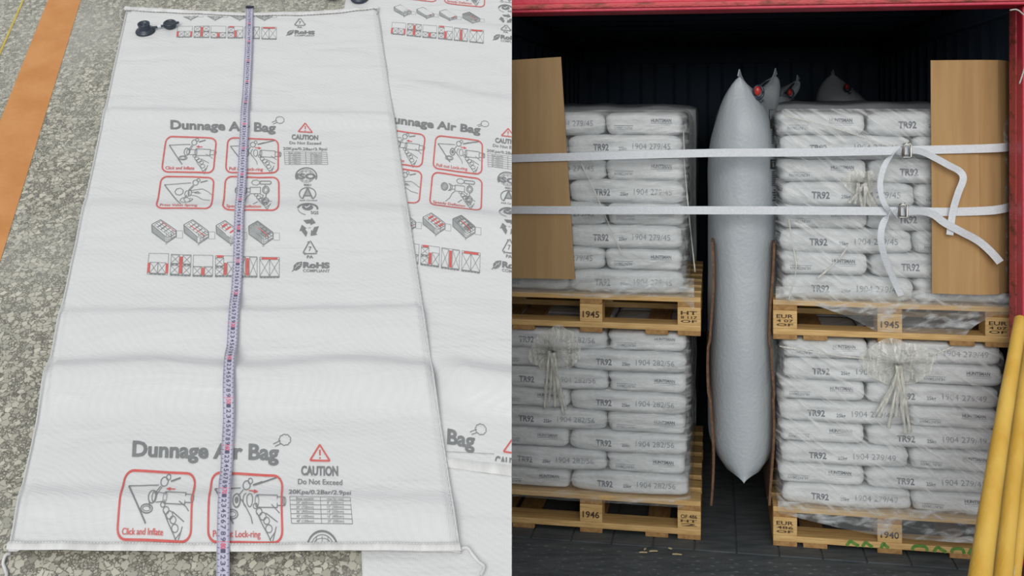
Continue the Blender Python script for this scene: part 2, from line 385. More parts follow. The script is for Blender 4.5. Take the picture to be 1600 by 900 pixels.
def sheet(name, corners, Hf, mat, parent=None, n=(90, 150), thick=.003, clip=False, edge=None, wob=0):
    """corners TL TR BR BL in (s,t); bilinear; closed thin shell"""
    TL, TR, BR, BL = [Vector((*c, 0)) for c in corners]
    nu, nv = n; V = []; Fc = []
    for lay in (0, 1):
        for j in range(nv+1):
            q = j/nv
            a = TL.lerp(BL, q); b_ = TR.lerp(BR, q)
            for i in range(nu+1):
                r = i/nu; p = a.lerp(b_, r)
                if edge: p = p+Vector((*edge(r, q), 0))
                h = Hf(p.x, p.y)
                if wob:
                    ed = min(r, 1-r)*nu
                    h = h if ed > 2 else h*.6+.001
                V.append(ramp(p.x, p.y, h if lay == 0 else max(.0004, h-thick)))
    K = (nu+1)*(nv+1)
    for j in range(nv):
        for i in range(nu):
            a = j*(nu+1)+i; Fc.append((a, a+nu+1, a+nu+2, a+1)); Fc.append((K+a, K+a+1, K+a+nu+2, K+a+nu+1))
    rim = [i for i in range(nu+1)]+[j*(nu+1)+nu for j in range(1, nv+1)]+[nv*(nu+1)+i for i in range(nu-1, -1, -1)]+[j*(nu+1) for j in range(nv-1, 0, -1)]
    for i in range(len(rim)):
        a, b_ = rim[i], rim[(i+1) % len(rim)]; Fc.append((a, b_, b_+K, a+K))
    if clip:
        bm = bmesh.new(); vs = [bm.verts.new(v) for v in V]
        for f in Fc: bm.faces.new([vs[i] for i in f])
        clipx(bm); bm.verts.index_update(); V = [v.co.copy() for v in bm.verts]; Fc = [tuple(v.index for v in f.verts) for f in bm.faces]; bm.free()
    return mk(name, V, Fc, mat, parent, smooth=True)

# ---------- printed artwork, drawn once in floor-plane coordinates
class Art:
    def __init__(s): s.V = []; s.F = []; s.M = []; s.map = lambda x, y: (x, y)
    def p(s, x, y): x, y = s.map(x, y); s.V.append(st_of(x, y)); return len(s.V)-1
    def line(s, pts, wd=.7, m=0, closed=False):
        if closed: pts = list(pts)+[pts[0]]
        for (x0, y0), (x1, y1) in zip(pts, pts[1:]):
            d = math.hypot(x1-x0, y1-y0)
            if d < 1e-6: continue
            k = max(1, int(d/7)); nx, ny = -(y1-y0)/d*wd/2, (x1-x0)/d*wd/2; pr = None
            for i in range(k+1):
                q = i/k; x, y = x0+(x1-x0)*q, y0+(y1-y0)*q
                c = (s.p(x+nx, y+ny), s.p(x-nx, y-ny))
                if pr: s.F.append((pr[0], pr[1], c[1], c[0])); s.M.append(m)
                pr = c
    def fill(s, pts, m=0):
        s.F.append(tuple(s.p(*q) for q in pts)); s.M.append(m)
    def arc(s, cx, cy, rx, ry, a0=0, a1=360, wd=.7, m=0, n=24):
        s.line([(cx+rx*math.cos(math.radians(a0+(a1-a0)*i/n)), cy+ry*math.sin(math.radians(a0+(a1-a0)*i/n))) for i in range(n+1)], wd, m)
    def disc(s, cx, cy, rx, ry, m=0, n=20):
        s.fill([(cx+rx*math.cos(2*math.pi*i/n), cy+ry*math.sin(2*math.pi*i/n)) for i in range(n)], m)
    def text(s, st, p0, p1, cap, m=0, off=.0):
        V, Fc, _ = textVF(st, off); ux, uy = p1[0]-p0[0], p1[1]-p0[1]; d = math.hypot(ux, uy); nx, ny = uy/d, -ux/d
        o = len(s.V)
        for (a, b_) in V: s.p(p0[0]+ux*a+nx*cap*b_, p0[1]+uy*a+ny*cap*b_)
        for f in Fc: s.F.append(tuple(i+o for i in f)); s.M.append(m)
def qmap(q, w_=100., h_=70.):
    TL, TR, BR, BL = q
    def f(x, y):
        a, b_ = x/w_, y/h_
        return tuple((TL[i]*(1-a)+TR[i]*a)*(1-b_)+(BL[i]*(1-a)+BR[i]*a)*b_ for i in (0, 1))
    return f
A = Art()
A.text('Dunnage Air Bag', (268.5, 210.5), (432, 214), 12.6, 0, .032)
def cloud(cx, cy, rx, ry, wd=.7, n=9):
    P = []
    for i in range(n*4+1):
        a = 2*math.pi*i/(n*4); r = 1+.13*abs(math.sin(a*n/2)); P.append((cx+rx*r*math.cos(a), cy+ry*r*math.sin(a)))
    A.line(P, wd)
cloud(439, 197.5, 6, 4.2); A.line([(426, 201), (434, 198)], .7); A.line([(428, 203), (435, 200.5)], .7)
def rbox(q, cap, cw_):
    A.map = qmap(q); r = 12; P = []
    for cx, cy, a0 in ((100-r, r, -90), (100-r, 70-r, 0), (r, 70-r, 90), (r, r, 180)):
        for i in range(6): a = math.radians(a0+i*18); P.append((cx+r*math.cos(a), cy+r*.9*math.sin(a)))
    A.line(P, 2.5, 1, True)
    A.text(cap, (6.5, 64), (6.5+cw_, 64), 6.2, 1, .01)
def hose(x, y):
    A.line([(x, y), (x+28, y), (x+28, y+13), (x, y+13)], 1, 0, True); A.line([(x+28, y+2), (x+38, y+2), (x+38, y+11), (x+28, y+11)], 1); A.arc(x+38, y+6.5, 2, 4.5)
    A.arc(x, y+6.5, 2.5, 6.5)
def hand(x, y, f=1):
    for i, (dx, dy, r) in enumerate(((0, 0, 3), (5, 5, 4), (10, 9, 4.4), (15, 13, 4), (18, 20, 4.4))):
        A.arc(x+dx*f, y+dy, r, r*.8, wd=.9)
    A.line([(x+2, y+6), (x+9, y+16), (x+17, y+26), (x+22, y+34), (x+25, y+26), (x+28, y+18)], 1)
    A.line([(x+14, y+6), (x+22, y+10), (x+30, y+14)], 1); A.line([(x+19, y+30), (x+27, y+22)], .9)
def bagcorner(x, y, ex, ey, bx, by): A.line([(ex, ey), (x, y)], 1.1); A.line([(x, y), (bx, by)], 1.7)
def ring(x, y): A.arc(x, y, 5, 5, wd=1.1); A.arc(x+5, y-5, 3, 3, wd=1); A.line([(x+9, y-1), (x+22, y-5)], 1.8)
def tether(x, y): A.arc(x, y, 8, 4, wd=1.2); A.arc(x, y, 5.5, 2.2, wd=.7)
B1 = [(262, 221), (340, 224), (335, 279), (254, 277)]
B2 = [(358, 223), (436, 226), (436, 280), (354, 279)]
B3 = [(254, 282), (336, 284), (332, 340), (246, 338)]
B4 = [(354, 283), (437, 285), (437, 343), (350, 341)]
rbox(B1, 'Click and Inflate', 56)
bagcorner(8, 17, 50, 15, 38, 54); ring(57, 11); A.line([(53, 16), (47, 26)], 1); A.line([(55, 17), (50, 27)], .8)
A.arc(44, 29, 5, 7, wd=1.2); A.arc(47, 29, 3, 6, wd=1); A.line([(50, 24), (60, 25)], .9); A.line([(50, 35), (60, 34)], .9); A.line([(41, 35), (42, 41)], 1)
tether(38, 41); hose(62, 23); A.line([(62, 19), (74, 19)], 1.4, 1); A.fill([(62, 19), (67, 16.5), (67, 21.5)], 1); hand(60, 37); A.line([(82, 33), (92, 38), (96, 42)], .9)
rbox(B2, 'Pull out Lock-ring', 64)
bagcorner(6, 18, 42, 16, 34, 52); ring(50, 13); A.line([(46, 18), (40, 27)], 1); A.arc(38, 31, 5, 7, wd=1.6); A.disc(38, 31, 2.5, 3.5); A.line([(60, 12), (92, 3)], 1.7)
tether(32, 44); A.arc(56, 30, 4, 7, wd=1); A.arc(51, 30, 4, 7, 90, 270, 1); A.line([(44, 30), (50, 36), (58, 46), (60, 52)], 1); hose(66, 24); A.line([(54, 19), (66, 20)], 1.4, 1)
A.fill([(67, 20), (61, 17), (61, 22.5)], 1); hand(64, 36); A.line([(86, 34), (97, 42)], .9)
rbox(B3, 'Press Value Spring', 68)
bagcorner(8, 17, 58, 13, 44, 58); ring(66, 12); A.line([(62, 17), (54, 27)], 1); A.line([(64, 18), (56, 28)], .8)
cloud(37, 30, 7, 6, 1.1, 7); A.arc(52, 34, 4, 6, wd=1); A.arc(57, 32, 3, 6, wd=1)
A.line([(58, 28), (66, 26), (80, 24), (90, 29), (98, 35)], 1); A.line([(58, 36), (70, 38), (82, 45), (96, 47)], 1); A.line([(60, 31), (72, 30), (78, 33)], 1); A.line([(52, 36), (47, 45), (52, 53), (60, 50), (64, 44), (58, 42)], 1)
A.arc(50, 47, 9, 6, wd=1); A.line([(66, 32), (74, 33), (72, 29), (66, 32)], .9)
rbox(B4, 'Speedy Deflation', 62)
A.arc(26, 26, 6.5, 7.5, wd=1.6); A.arc(26, 26, 4, 5, wd=1); A.arc(26, 26, 1.8, 2.4, wd=1); A.arc(33, 26, 5, 7.5, -80, 80, 1.4); A.arc(36, 26, 5, 7, -80, 80, 1.1)
A.line([(40, 22), (47, 22)], 1); A.line([(40, 29), (47, 29)], 1); A.line([(47, 20), (66, 20), (66, 32), (47, 32)], 1, 0, True)
cloud(57, 11, 7, 4.5, 1, 7); A.line([(66, 8), (84, 8), (86, 11), (84, 14), (66, 14), (64, 11)], 1.4, 0, True); A.arc(76, 25, 6, 7, wd=1.4); A.arc(76, 25, 3.5, 4.2, wd=1)
A.line([(74, 14), (75, 19)], 1); A.line([(77, 31), (76, 40)], 1.2); A.arc(76, 46, 6, 7, wd=1.3); A.arc(76, 46, 3.6, 4, wd=1); A.arc(76, 55, 2.4, 2.4, wd=1)
A.line([(47, 33), (42, 38), (38, 48), (30, 56)], 1); A.line([(66, 33), (72, 35), (68, 42), (70, 52)], 1); hand(58, 34); A.line([(54, 55), (62, 48)], 1.1)
A.map = lambda x, y: (x, y)
# caution column
A.line([(467, 214), (489, 214.3), (478, 201.5)], 1.5, 1, True); A.line([(478, 205.5), (478, 210)], 1.5, 1); A.disc(478, 212, .8, .7, 1)
A.text('CAUTION', (457, 226), (498, 226.3), 7.6, 0, .035)
A.text('Do Not Exceed', (453.5, 233.6), (502.5, 234), 4.5, 0, .012)
A.text('20Kpa/0.2Bar/2.9psi', (443.6, 242.8), (512, 243.2), 4.4, 0, .012)
for i in range(7): A.line([(445+.25*i, 245.6+3.3*i), (511.5+.3*i, 246+3.3*i)], .45)
A.line([(445, 245.6), (446.4, 265.4)], .45); A.line([(478.6, 245.8), (479.4, 265.6)], .45); A.line([(511.5, 246), (513.3, 265.8)], .45)
rowt = [('Bag width', 'Use for void'), ('24" (600mm)', ' 8" (200mm)'), ('30" (750mm)', '12" (300mm)'), ('36" (900mm)', '14" (350mm)'), ('40" (1000mm)', '16" (400mm)'), ('48" (1200mm)', '20" (500mm)')]
for i, (a, b_) in enumerate(rowt):
    y = 248.3+3.3*i; A.text(a, (452, y), (471, y+.1), 1.9, 0, .0); A.text(b_, (486, y+.1), (504, y+.2), 1.9, 0, .0)
# ISO mark
A.text('ISO', (463.5, 287), (494.5, 287.3), 8, 0, .045)
A.arc(479.5, 283, 16.4, 12.2, 155, 385, 1.6); A.arc(479.5, 283, 12.4, 9.6, 200, 340, .6); A.arc(479.5, 283, 12.4, 9.6, 30, 150, .6)
for dx in (-6, 0, 6): A.line([(479.5+dx, 274.5), (479.5+dx*1.1, 278.5)], .5); A.line([(479.5+dx*1.1, 288), (479.5+dx, 292)], .5)
A.arc(479.5, 280, 9, 4, 200, 340, .5); A.arc(479.5, 286, 9, 4, 20, 160, .5)
A.text('9001', (475.5, 298.5), (487, 298.7), 3.6, 0, .02)
# AAR mark
A.arc(481.7, 311, 12.8, 10.2, 130, 410, 1.3); A.fill([(481.7, 301.5), (486.5, 313.5), (477, 313.5)], 2)
A.line([(481.7, 301), (474, 319)], 2); A.line([(481.7, 301), (489.5, 319)], 2); A.line([(477, 314), (486.5, 314)], 1.2)
A.text('AAR Certified', (469.5, 323.6), (496.5, 323.8), 3, 0, .01)
# round tick mark with lettering
A.arc(482.7, 340, 15.2, 10, 185, 365, 2.8); A.disc(482.5, 337.3, 8.6, 5.2); A.line([(478.5, 336.5), (481, 339), (486.5, 334)], 1.7, 4)
A.arc(482, 338, 15, 11, 100, 165, .9); A.text('SGS', (487.5, 347.8), (499.3, 348), 4.4, 0, .02)
# recycling mark of three folded arrows
def rot(cx, cy, r, a, ky=.88): return (cx+r*math.cos(math.radians(a)), cy+r*ky*math.sin(math.radians(a)))
for k in range(3):
    a = -90+k*120
    A.fill([rot(485, 367, 15, a-38), rot(485, 367, 13.5, a+12), rot(485, 367, 7.2, a+14), rot(485, 367, 7.6, a-34)])
    A.fill([rot(485, 367, 16.5, a+12), rot(485, 367, 12.5, a+52), rot(485, 367, 4.5, a+20)])
A.text('UR', (482.5, 368), (487.5, 368), 2, 2, 0)
# recycling triangle 7 PA
for k in range(3):
    a = -90+k*120; p, q = rot(485.5, 397, 14, a, .95), rot(485.5, 397, 14, a+120, .95)
    A.line([(p[0]+(q[0]-p[0])*.14, p[1]+(q[1]-p[1])*.14), (p[0]+(q[0]-p[0])*.78, p[1]+(q[1]-p[1])*.78)], 1.6)
    c = (p[0]+(q[0]-p[0])*.8, p[1]+(q[1]-p[1])*.8); dx, dy = (q[0]-p[0])*.12, (q[1]-p[1])*.12
    A.fill([(c[0]-dy*.9, c[1]+dx*.9), (c[0]+dx, c[1]+dy), (c[0]+dy*.9, c[1]-dx*.9)])
    A.line([(p[0]+(q[0]-p[0])*.14, p[1]+(q[1]-p[1])*.14), (p[0]*.9+485.5*.1+(q[0]-p[0])*.02, p[1]*.9+397*.1)], 1.6)
A.text('7', (483, 399.6), (487.6, 399.7), 7, 0, .01); A.text('PA', (480.5, 411), (490.5, 411.1), 4.6, 0, .02)
A.text('RoHS', (474.5, 425.6), (516, 426.2), 8.6, 0, .05); A.text('COMPLIANT', (474.5, 432.4), (516, 433), 4.4, 0, .012)
A.fill([(459.5, 429), (460, 422), (465, 417.5), (473, 416), (472.5, 422), (469, 427), (463.5, 430)]); A.line([(457.5, 431.5), (461, 427.5)], 1.1)
A.line([(461.5, 427.5), (471, 418.5)], .7, 4); A.line([(465, 424), (465, 420.5)], .6, 4); A.line([(467, 422.3), (470.5, 422.3)], .6, 4)
# four open containers with loads
for i, x in enumerate((240, 290, 340, 390.5)):
    y = 355+i*.7
    def q(a, b_): return (x+a, y+b_)
    A.fill([q(0, 7), q(14, 0), q(37.5, 15), q(22, 25)], 2 if i in (3,) else 3); A.fill([q(0, 7), q(22, 25), q(22.5, 33), q(.3, 18)], 2)
    A.line([q(0, 7), q(14, 0), q(37.5, 15.5), q(37.5, 24), q(22.5, 33), q(.3, 18)], 1.1, 0, True); A.line([q(0, 7), q(22.5, 25)], .7); A.line([q(22.5, 18), q(22.5, 34), q(21, 35)], .9)
    A.fill([q(21, 22), q(24, 20), q(24, 34), q(21, 36)], 3)
    for r in range(3):
        for c in range(5):
            ox, oy = 4+c*5+r*3.4, 7.6+c*3.5-r*2; A.line([q(ox, oy), q(ox+3.4, oy-2), q(ox+7.6, oy+1), q(ox+4.2, oy+3)], .55, 0, True)
    for c in range(1, 3): A.line([q(24, 25+c*3.2-2), q(36, 18+c*3.2-1)], .6); 
    A.line([q(30, 20), q(30, 28)], .5)
    if i == 0: A.line([q(16, 4), q(36, 17)], .8, 1)
    if i == 1: A.line([q(10, 8), q(32, 22)], 1.1, 1)
    if i == 2:
        for c in range(4): A.fill([q(8+c*6, 8.2+c*4), q(10.5+c*6, 9.6+c*4), q(18+c*6, 5.2+c*4), q(15.5+c*6, 3.8+c*4)], 1)
    if i == 3: A.line([q(14, 9), q(26, 17), q(29, 22)], 1.2, 1)
    A.line([q(38, 16), q(47.5, 16), q(47.5, 26), q(38, 26)], .5, 2, True)
# six loading diagrams
def X(x0, y0, x1, y1): A.line([(x0, y0), (x1, y1)], .5); A.line([(x0, y1), (x1, y0)], .5); A.line([(x0, y0), (x1, y0), (x1, y1), (x0, y1)], .5, 0, True)
def feet(x0, x1, y):
    A.line([(x0, y), (x1, y)], .5); n = max(2, int((x1-x0)/5))
    for k in range(n): a = x0+(x1-x0)*(k+.15)/n; A.line([(a, y+1), (a+(x1-x0)/n*.62, y+1)], 1.5)
D = [(232, 265), (267.5, 300), (302.5, 334), (337.5, 369), (372.5, 403), (407, 437.5)]
for i, (x0, x1) in enumerate(D):
    y0 = 404.5+i*.75; y1 = 436.5+i*.8; sl = (3.2, 2.2, 1.4, .8, .3, 0)[i]
    TLx, TRx = x0+sl, x1+sl*.2; A.map = qmap([(TLx, y0), (TRx, y0+.4), (x1-sl*.5, y1+.3), (x0, y1)], 30, 30)
    A.line([(0, 0), (30, 0), (30, 30), (0, 30)], .5, 0, True)
    if i == 0: X(3, 13, 15, 28); X(15, 13, 27, 28); feet(3, 27, 28.6); A.line([(1.4, 14), (1.4, 28)], 3.4, 1); A.line([(28.6, 14), (28.6, 28)], 3.4, 1)
    if i == 1:
        X(0, 1, 12.5, 13); X(17.5, 1, 30, 13); X(0, 16, 12.5, 28); X(17.5, 16, 30, 28); feet(0, 12, 13.6); feet(18, 30, 13.6); feet(0, 30, 28.6); A.line([(15, 3), (15, 27)], 4.2, 1)
    if i == 2: X(0, 16, 12.5, 28); X(17.5, 16, 30, 28); A.line([(0, 15.6), (30, 15.6)], .5); feet(0, 30, 28.6); A.line([(15, 17), (15, 28)], 4.2, 1)
    if i == 3: A.line([(2, 1), (12, 1)], 3, 1); X(0, 3, 12.5, 14); feet(0, 12, 14.4); X(0, 17, 12.5, 28); X(18, 9, 30, 28); feet(0, 30, 28.6); A.line([(15, 10), (15, 27.5)], 4, 1)
    if i == 4: X(0, 1, 12, 28); X(18, 1, 30, 28); feet(0, 30, 28.6); A.line([(15, 2.5), (15, 27.5)], 4.2, 1)
    if i == 5: X(0, 3, 15, 28); X(15, 3, 30, 28); feet(0, 30, 28.6); A.line([(3, 2), (27, 2)], 3, 1)
A.map = lambda x, y: (x, y)

PV = (.2005*.997, -1.113*.997)   # one repeat of the print down the bag
def place_art(parent, xf, k, Hf, t_rng, name='printed_artwork'):
    """xf maps (s,t) of the first bag to this bag; k repeats down; t_rng clips in (s,t) by two half planes"""
    bm = bmesh.new(); vs = []
    for (s, t) in A.V:
        s, t = xf(s+PV[0]*k, t+PV[1]*k); vs.append(bm.verts.new((s, t, 0)))
    for f, mi in zip(A.F, A.M):
        try: fc = bm.faces.new([vs[i] for i in f]); fc.material_index = mi
        except ValueError: pass
    g = lambda: bm.verts[:]+bm.edges[:]+bm.faces[:]
    for co, no in t_rng: bmesh.ops.bisect_plane(bm, geom=g(), plane_co=(*co, 0), plane_no=(*no, 0), clear_outer=True)
    bmesh.ops.bisect_plane(bm, geom=g(), plane_co=(-.0012, 0, 0), plane_no=(1, 0, 0), clear_outer=True)
    if not bm.faces: bm.free(); return
    bm.verts.index_update(); V = [ramp(v.co.x, v.co.y, Hf(v.co.x, v.co.y)+.0011) for v in bm.verts]
    # stack fills/marks slightly apart so they never coincide
    Fc = []; M = []
    for f in bm.faces: Fc.append(tuple(v.index for v in f.verts)); M.append(f.material_index)
    bm.free()
    lift = {}
    for f, mi in zip(Fc, M):
        for i in f: lift[i] = {0: .0006, 1: .0009, 2: .0001, 3: .0003, 4: .001}[mi]
    V = [v+RN*lift.get(i, 0) for i, v in enumerate(V)]
    # make all faces look up
    out = []
    for f in Fc:
        n_ = (V[f[1]]-V[f[0]]).cross(V[f[2]]-V[f[0]]); out.append(f if n_.dot(RN) > 0 else f[::-1])
    mk(name, V, out, ['print_grey', 'print_red', 'print_light', 'woven_white', 'woven_white'], parent, mi=M)

def st(x, y): return st_of(x, y)
AX = Vector((-381, 2115)).normalized()       # bag length axis on the ramp
# ---- bag 1
def edge1(r, q):
    # slight sag of the top hem and straight sides
    return (0, -.030*math.sin(math.pi*r)*(1-q)**6)
c1_ = [st(198, 20), st(591, 19), st(721, 869), st(15, 866)]
b1r = empty('dunnage_bag', ramp(*st(440, 440), 0)); tag(b1r, 'flat white woven dunnage bag lying under the measuring tape, whole bag visible', 'dunnage bag')
sheet('bag_body', c1_, H1, 'woven_white', b1r, (110, 190), edge=edge1, wob=1)
def band(name, top, bot, Hf, dh, mat, parent, n=70, clip=False):
    V = []; Fc = []
    for i in range(n+1):
        q = i/n
        def at(P):
            x = P[0][0]+(P[-1][0]-P[0][0])*q
            for a, b_ in zip(P, P[1:]):
                if a[0] <= x <= b_[0]+1e-6: r = (x-a[0])/(b_[0]-a[0]); return x, a[1]+(b_[1]-a[1])*r
            return x, P[-1][1]
        T, B_ = at(top), at(bot)
        for j in range(5):
            r = j/4; x, y = T[0]+(B_[0]-T[0])*r, T[1]+(B_[1]-T[1])*r; s, t = st(x, y)
            V.append(ramp(s, t, Hf(s, t)+dh*math.sin(math.pi*(.12+.76*r))+.0006*nz3(s, t, 0, 60)))
    for i in range(n):
        for j in range(4): a = i*5+j; Fc.append((a, a+1, a+6, a+5))
    if clip:
        bm = bmesh.new(); vs = [bm.verts.new(v) for v in V]
        for f in Fc: bm.faces.new([vs[i] for i in f])
        clipx(bm); bm.verts.index_update(); V = [v.co.copy() for v in bm.verts]; Fc = [tuple(v.index for v in f.verts) for f in bm.faces]; bm.free()
    return mk(name, V, Fc, mat, parent, smooth=True)
band('hem', [(197, 16), (240, 19), (320, 25), (380, 27), (470, 27), (530, 22), (591, 16)], [(196, 22), (240, 26), (320, 30), (380, 32.5), (470, 32.5), (530, 28), (592, 20.5)], H1, .006, 'hem_white', b1r)
band('hem', [(18, 854), (370, 858), (718, 857)], [(14, 867.5), (370, 870.5), (721, 869.5)], H1, .007, 'hem_white', b1r)
def stitch(P, parent, Hf, mat='thread', r=.0011, gap=True, dh=.0045):
    m = MB(); tot = 0
    for (a, b_) in zip(P, P[1:]):
        d = math.hypot(b_[0]-a[0], b_[1]-a[1]); n = max(1, int(d/5))
        for i in range(n):
            q0, q1 = i/n, (i+(.72 if gap else 1))/n
            pts = []
            for q in (q0, (q0+q1)/2, q1):
                s, t = st(a[0]+(b_[0]-a[0])*q, a[1]+(b_[1]-a[1])*q); pts.append(ramp(s, t, Hf(s, t)+dh))
            m.add(tubeVF(pts, r, 4))
    mk('stitching', m.V, m.F, mat, parent)
stitch([(198, 21.5), (240, 26.3), (320, 30.4), (380, 32.8), (470, 32.8), (530, 28.3), (588, 21)], b1r, H1)
stitch([(20, 857.5), (370, 861), (716, 860.5)], b1r, H1, 'hem_white', .0012, True, .008)
def cord(name, P, r, parent, mat='thread', h=.004, twist=0):
    pts = [ramp(*st(x, y), H1(*st(x, y))*0+h+(.004*math.sin(i*1.7) if twist else 0)) for i, (x, y) in enumerate(P)]
    pts = smooth_path(pts, 6); V, Fc = tubeVF(pts, r, 6); mk(name, V, Fc, mat, parent, smooth=True)
cord('thread_tail', [(197, 18.5), (193, 20), (189.5, 26), (189.5, 31), (191.5, 35), (195, 37)], .0022, b1r, h=.012)
cord('thread_tail', [(17, 868), (11, 872), (6, 882), (9, 892), (12, 903), (8, 915)], .0035, b1r, 'hem_white', .006, 1)
cord('thread_tail', [(720, 864), (730, 862), (738, 872), (748, 884), (757, 892), (751, 905)], .0035, b1r, 'hem_white', .014)
cord('thread_tail', [(590, 18), (591, 24), (589, 30)], .0018, b1r, h=.02)
def hp(p, n_): return (p, n_)
s0, t0 = st(380, 32.5); s1, t1 = st(370, 857)
idt = lambda s, t: (s, t)
place_art(b1r, idt, -1, H1, [((s0, t0), (0.0, 1))])
place_art(b1r, idt, 0, H1, [])
place_art(b1r, idt, 1.034, H1, [((s1, t1), (0.0, -1))])
# seam edging down both long sides
for xa, xb in ((199, 19), (589, 717)):
    P = []
    for i in range(60):
        q = i/59
        a = Vector(st(xa, 24)); b_ = Vector(st(xb, 856)); p = a.lerp(b_, q); P.append(ramp(p.x, p.y, H1(p.x, p.y)*.75+.0035))
    V, Fc = tubeVF(P, .0014, 6); mk('side_seam', V, Fc, 'woven_white', b1r, smooth=True)

# ---- valve builder in ramp frame
def frame_at(px, py, h):
    s, t = st(px, py); return ramp(s, t, h)
def lathe_r(c, prof_, n=28, ax=None):
    X_, Y_, Z_ = Vector((1, 0, 0)), RE, RN; V = []; Fc = []
    for r, z in prof_:
        for k in range(n): a = 2*math.pi*k/n; V.append(c+X_*math.cos(a)*r+Y_*math.sin(a)*r+Z_*z)
    for i in range(len(prof_)-1):
        for k in range(n): Fc.append((i*n+k, i*n+(k+1) % n, (i+1)*n+(k+1) % n, (i+1)*n+k))
    Fc.append(tuple(range(n))[::-1]); Fc.append(tuple((len(prof_)-1)*n+k for k in range(n)))
    return V, Fc
def valve(parent, base_p, cap_p, h, flip=1):
    c = frame_at(*base_p, h)
    vr = mk('valve_body', *lathe_r(c, [(.031, -.004), (.033, .002), (.031, .006), (.024, .010), (.020, .014), (.019, .026), (.0205, .029), (.0205, .032), (.016, .033), (.015, .024), (.007, .022), (.006, .029), (.002, .030)]), 'black_plastic', parent, smooth=True)
    c2 = frame_at(*cap_p, h+.006)
    mk('valve_cap', *lathe_r(c2, [(.020, -.004), (.022, .0), (.022, .010), (.020, .012), (.017, .0125), (.0165, .009), (.004, .008)]), 'black_plastic', parent, smooth=True)
    a, b_ = c+RN*.008, c2+RN*.004; d = (b_-a).normalized(); perp = d.cross(RN).normalized()
    P = [a+d*.026, a+d*.045, a+d*.05]; V, Fc = ribbonVF(P, perp, [.008, .004, .004], .003)
    mk('tether', V, Fc, 'black_plastic', parent)
    P = [a+d*.049, a.lerp(b_, .5), b_-d*.03]; V, Fc = ribbonVF(P, perp, .0055, .004); mk('clip', V, Fc, 'clear_clip', parent)
    P = [b_-d*.031, b_-d*.018]; V, Fc = ribbonVF(P, perp, [.006, .004], .003); mk('tether', V, Fc, 'black_plastic', parent)
    e_ = (d*flip)
    P = [b_+d*.019, b_+d*.027, b_+d*.031]; V, Fc = ribbonVF(P, perp, [.0045, .0055, .003], .004); mk('pull_tab', V, Fc, 'black_plastic', parent)
valve(b1r, (229, 57), (268, 49.5), H1(*st(229, 57))+.002)

# ---- bag 2 : same print, rotated on the floor; similarity fitted to matching points
cor = [((432, 214), (751, 215)), ((358, 223), (677, 213)), ((436, 226), (757, 227)), ((436, 280), (756, 274)), ((354, 279), (671, 265)), ((437.5, 440), (753, 429)), ((338, 437), (652, 411)), ((407, 408), (724, 395)), ((457, 430), (774, 424)), ((350, 341), (668, 323)), ((437, 343), (753, 340))]
import cmath
a_ = [complex(*st(*p)) for p, _ in cor]; b__ = [complex(*st(*q)) for _, q in cor]
am = sum(a_)/len(a_); bmn = sum(b__)/len(b__)
kk = sum((b-bmn)*(a-am).conjugate() for a, b in zip(a_, b__))/sum(abs(a-am)**2 for a in a_)
def xf2(s, t): z = kk*(complex(s, t)-am)+bmn; return z.real, z.imag
print('bag2 scale', abs(kk), 'rot', math.degrees(cmath.phase(kk)))
b2r = empty('dunnage_bag', ramp(*st(700, 330), 0)); tag(b2r, 'second white woven dunnage bag tucked under the right edge of the front one, print tilted', 'dunnage bag')
def along(p, d): return (p[0]+AX.x*d, p[1]+AX.y*d)
L0 = st(15, 866); 
# corners in bag-1 coordinates then mapped; its own top lies above the frame
TL1 = along(st(198, 20), .42); TR1 = along(st(591, 19), .42)
hemy = None
def cornered(p): return xf2(*p)
cTL, cTR = xf2(*TL1), xf2(*TR1)
for k_ in range(800):          # slide the lower edge until the hem meets (700,731)
    d = k_*.005; p = xf2(*along(TL1, -d)); q = xf2(*along(TR1, -d))
    y_at = None
    if abs(p[0]-q[0]) > 0:
        r = (st(700, 731)[0]-p[0])/(q[0]-p[0]); tt = p[1]+(q[1]-p[1])*r
        if tt < st(700, 731)[1]: break
cBL, cBR = p, q
print('bag2 px', [px_of(*c) for c in (cTL, cTR, cBR, cBL)])
sheet('bag_body', [cTL, cTR, cBR, cBL], H2, 'woven_white', b2r, (100, 190), clip=True, wob=1)
lo = (Vector(cBR)-Vector(cBL)).normalized(); nrm = (lo.y, -lo.x)
if nrm[1] > 0: nrm = (-nrm[0], -nrm[1])
ev = Vector(st(721, 869))-Vector(st(591, 19)); en = (ev.y, -ev.x)
if en[0] > 0: en = (-en[0], -en[1])
eb = (Vector(st(591, 19))+Vector(en).normalized()*.012)[:]
for k in (-1, 0, 1.034): place_art(b2r, xf2, k, H2, [((Vector(cBL)-Vector(nrm)*.03)[:], nrm), (eb, en)])
# bottom hem of bag 2
V = []; Fc = []; n_ = 80
for i in range(n_+1):
    p = Vector(cBL).lerp(Vector(cBR), i/n_)
    for j in range(5):
        r = j/4; qv = p-Vector(nrm)*(.026*(1-r)-.002); V.append(ramp(qv.x, qv.y, H2(qv.x, qv.y)+.005*math.sin(math.pi*(.1+.8*r))))
for i in range(n_):
    for j in range(4): a = i*5+j; Fc.append((a, a+5, a+6, a+1))
bm = bmesh.new(); vs = [bm.verts.new(v) for v in V]
for f in Fc: bm.faces.new([vs[i] for i in f])
clipx(bm); bm.verts.index_update(); mk('hem', [v.co.copy() for v in bm.verts], [tuple(v.index for v in f.verts) for f in bm.faces], 'hem_white', b2r, smooth=True); bm.free()
valve(b2r, (562, 2), (519, 0), .012)
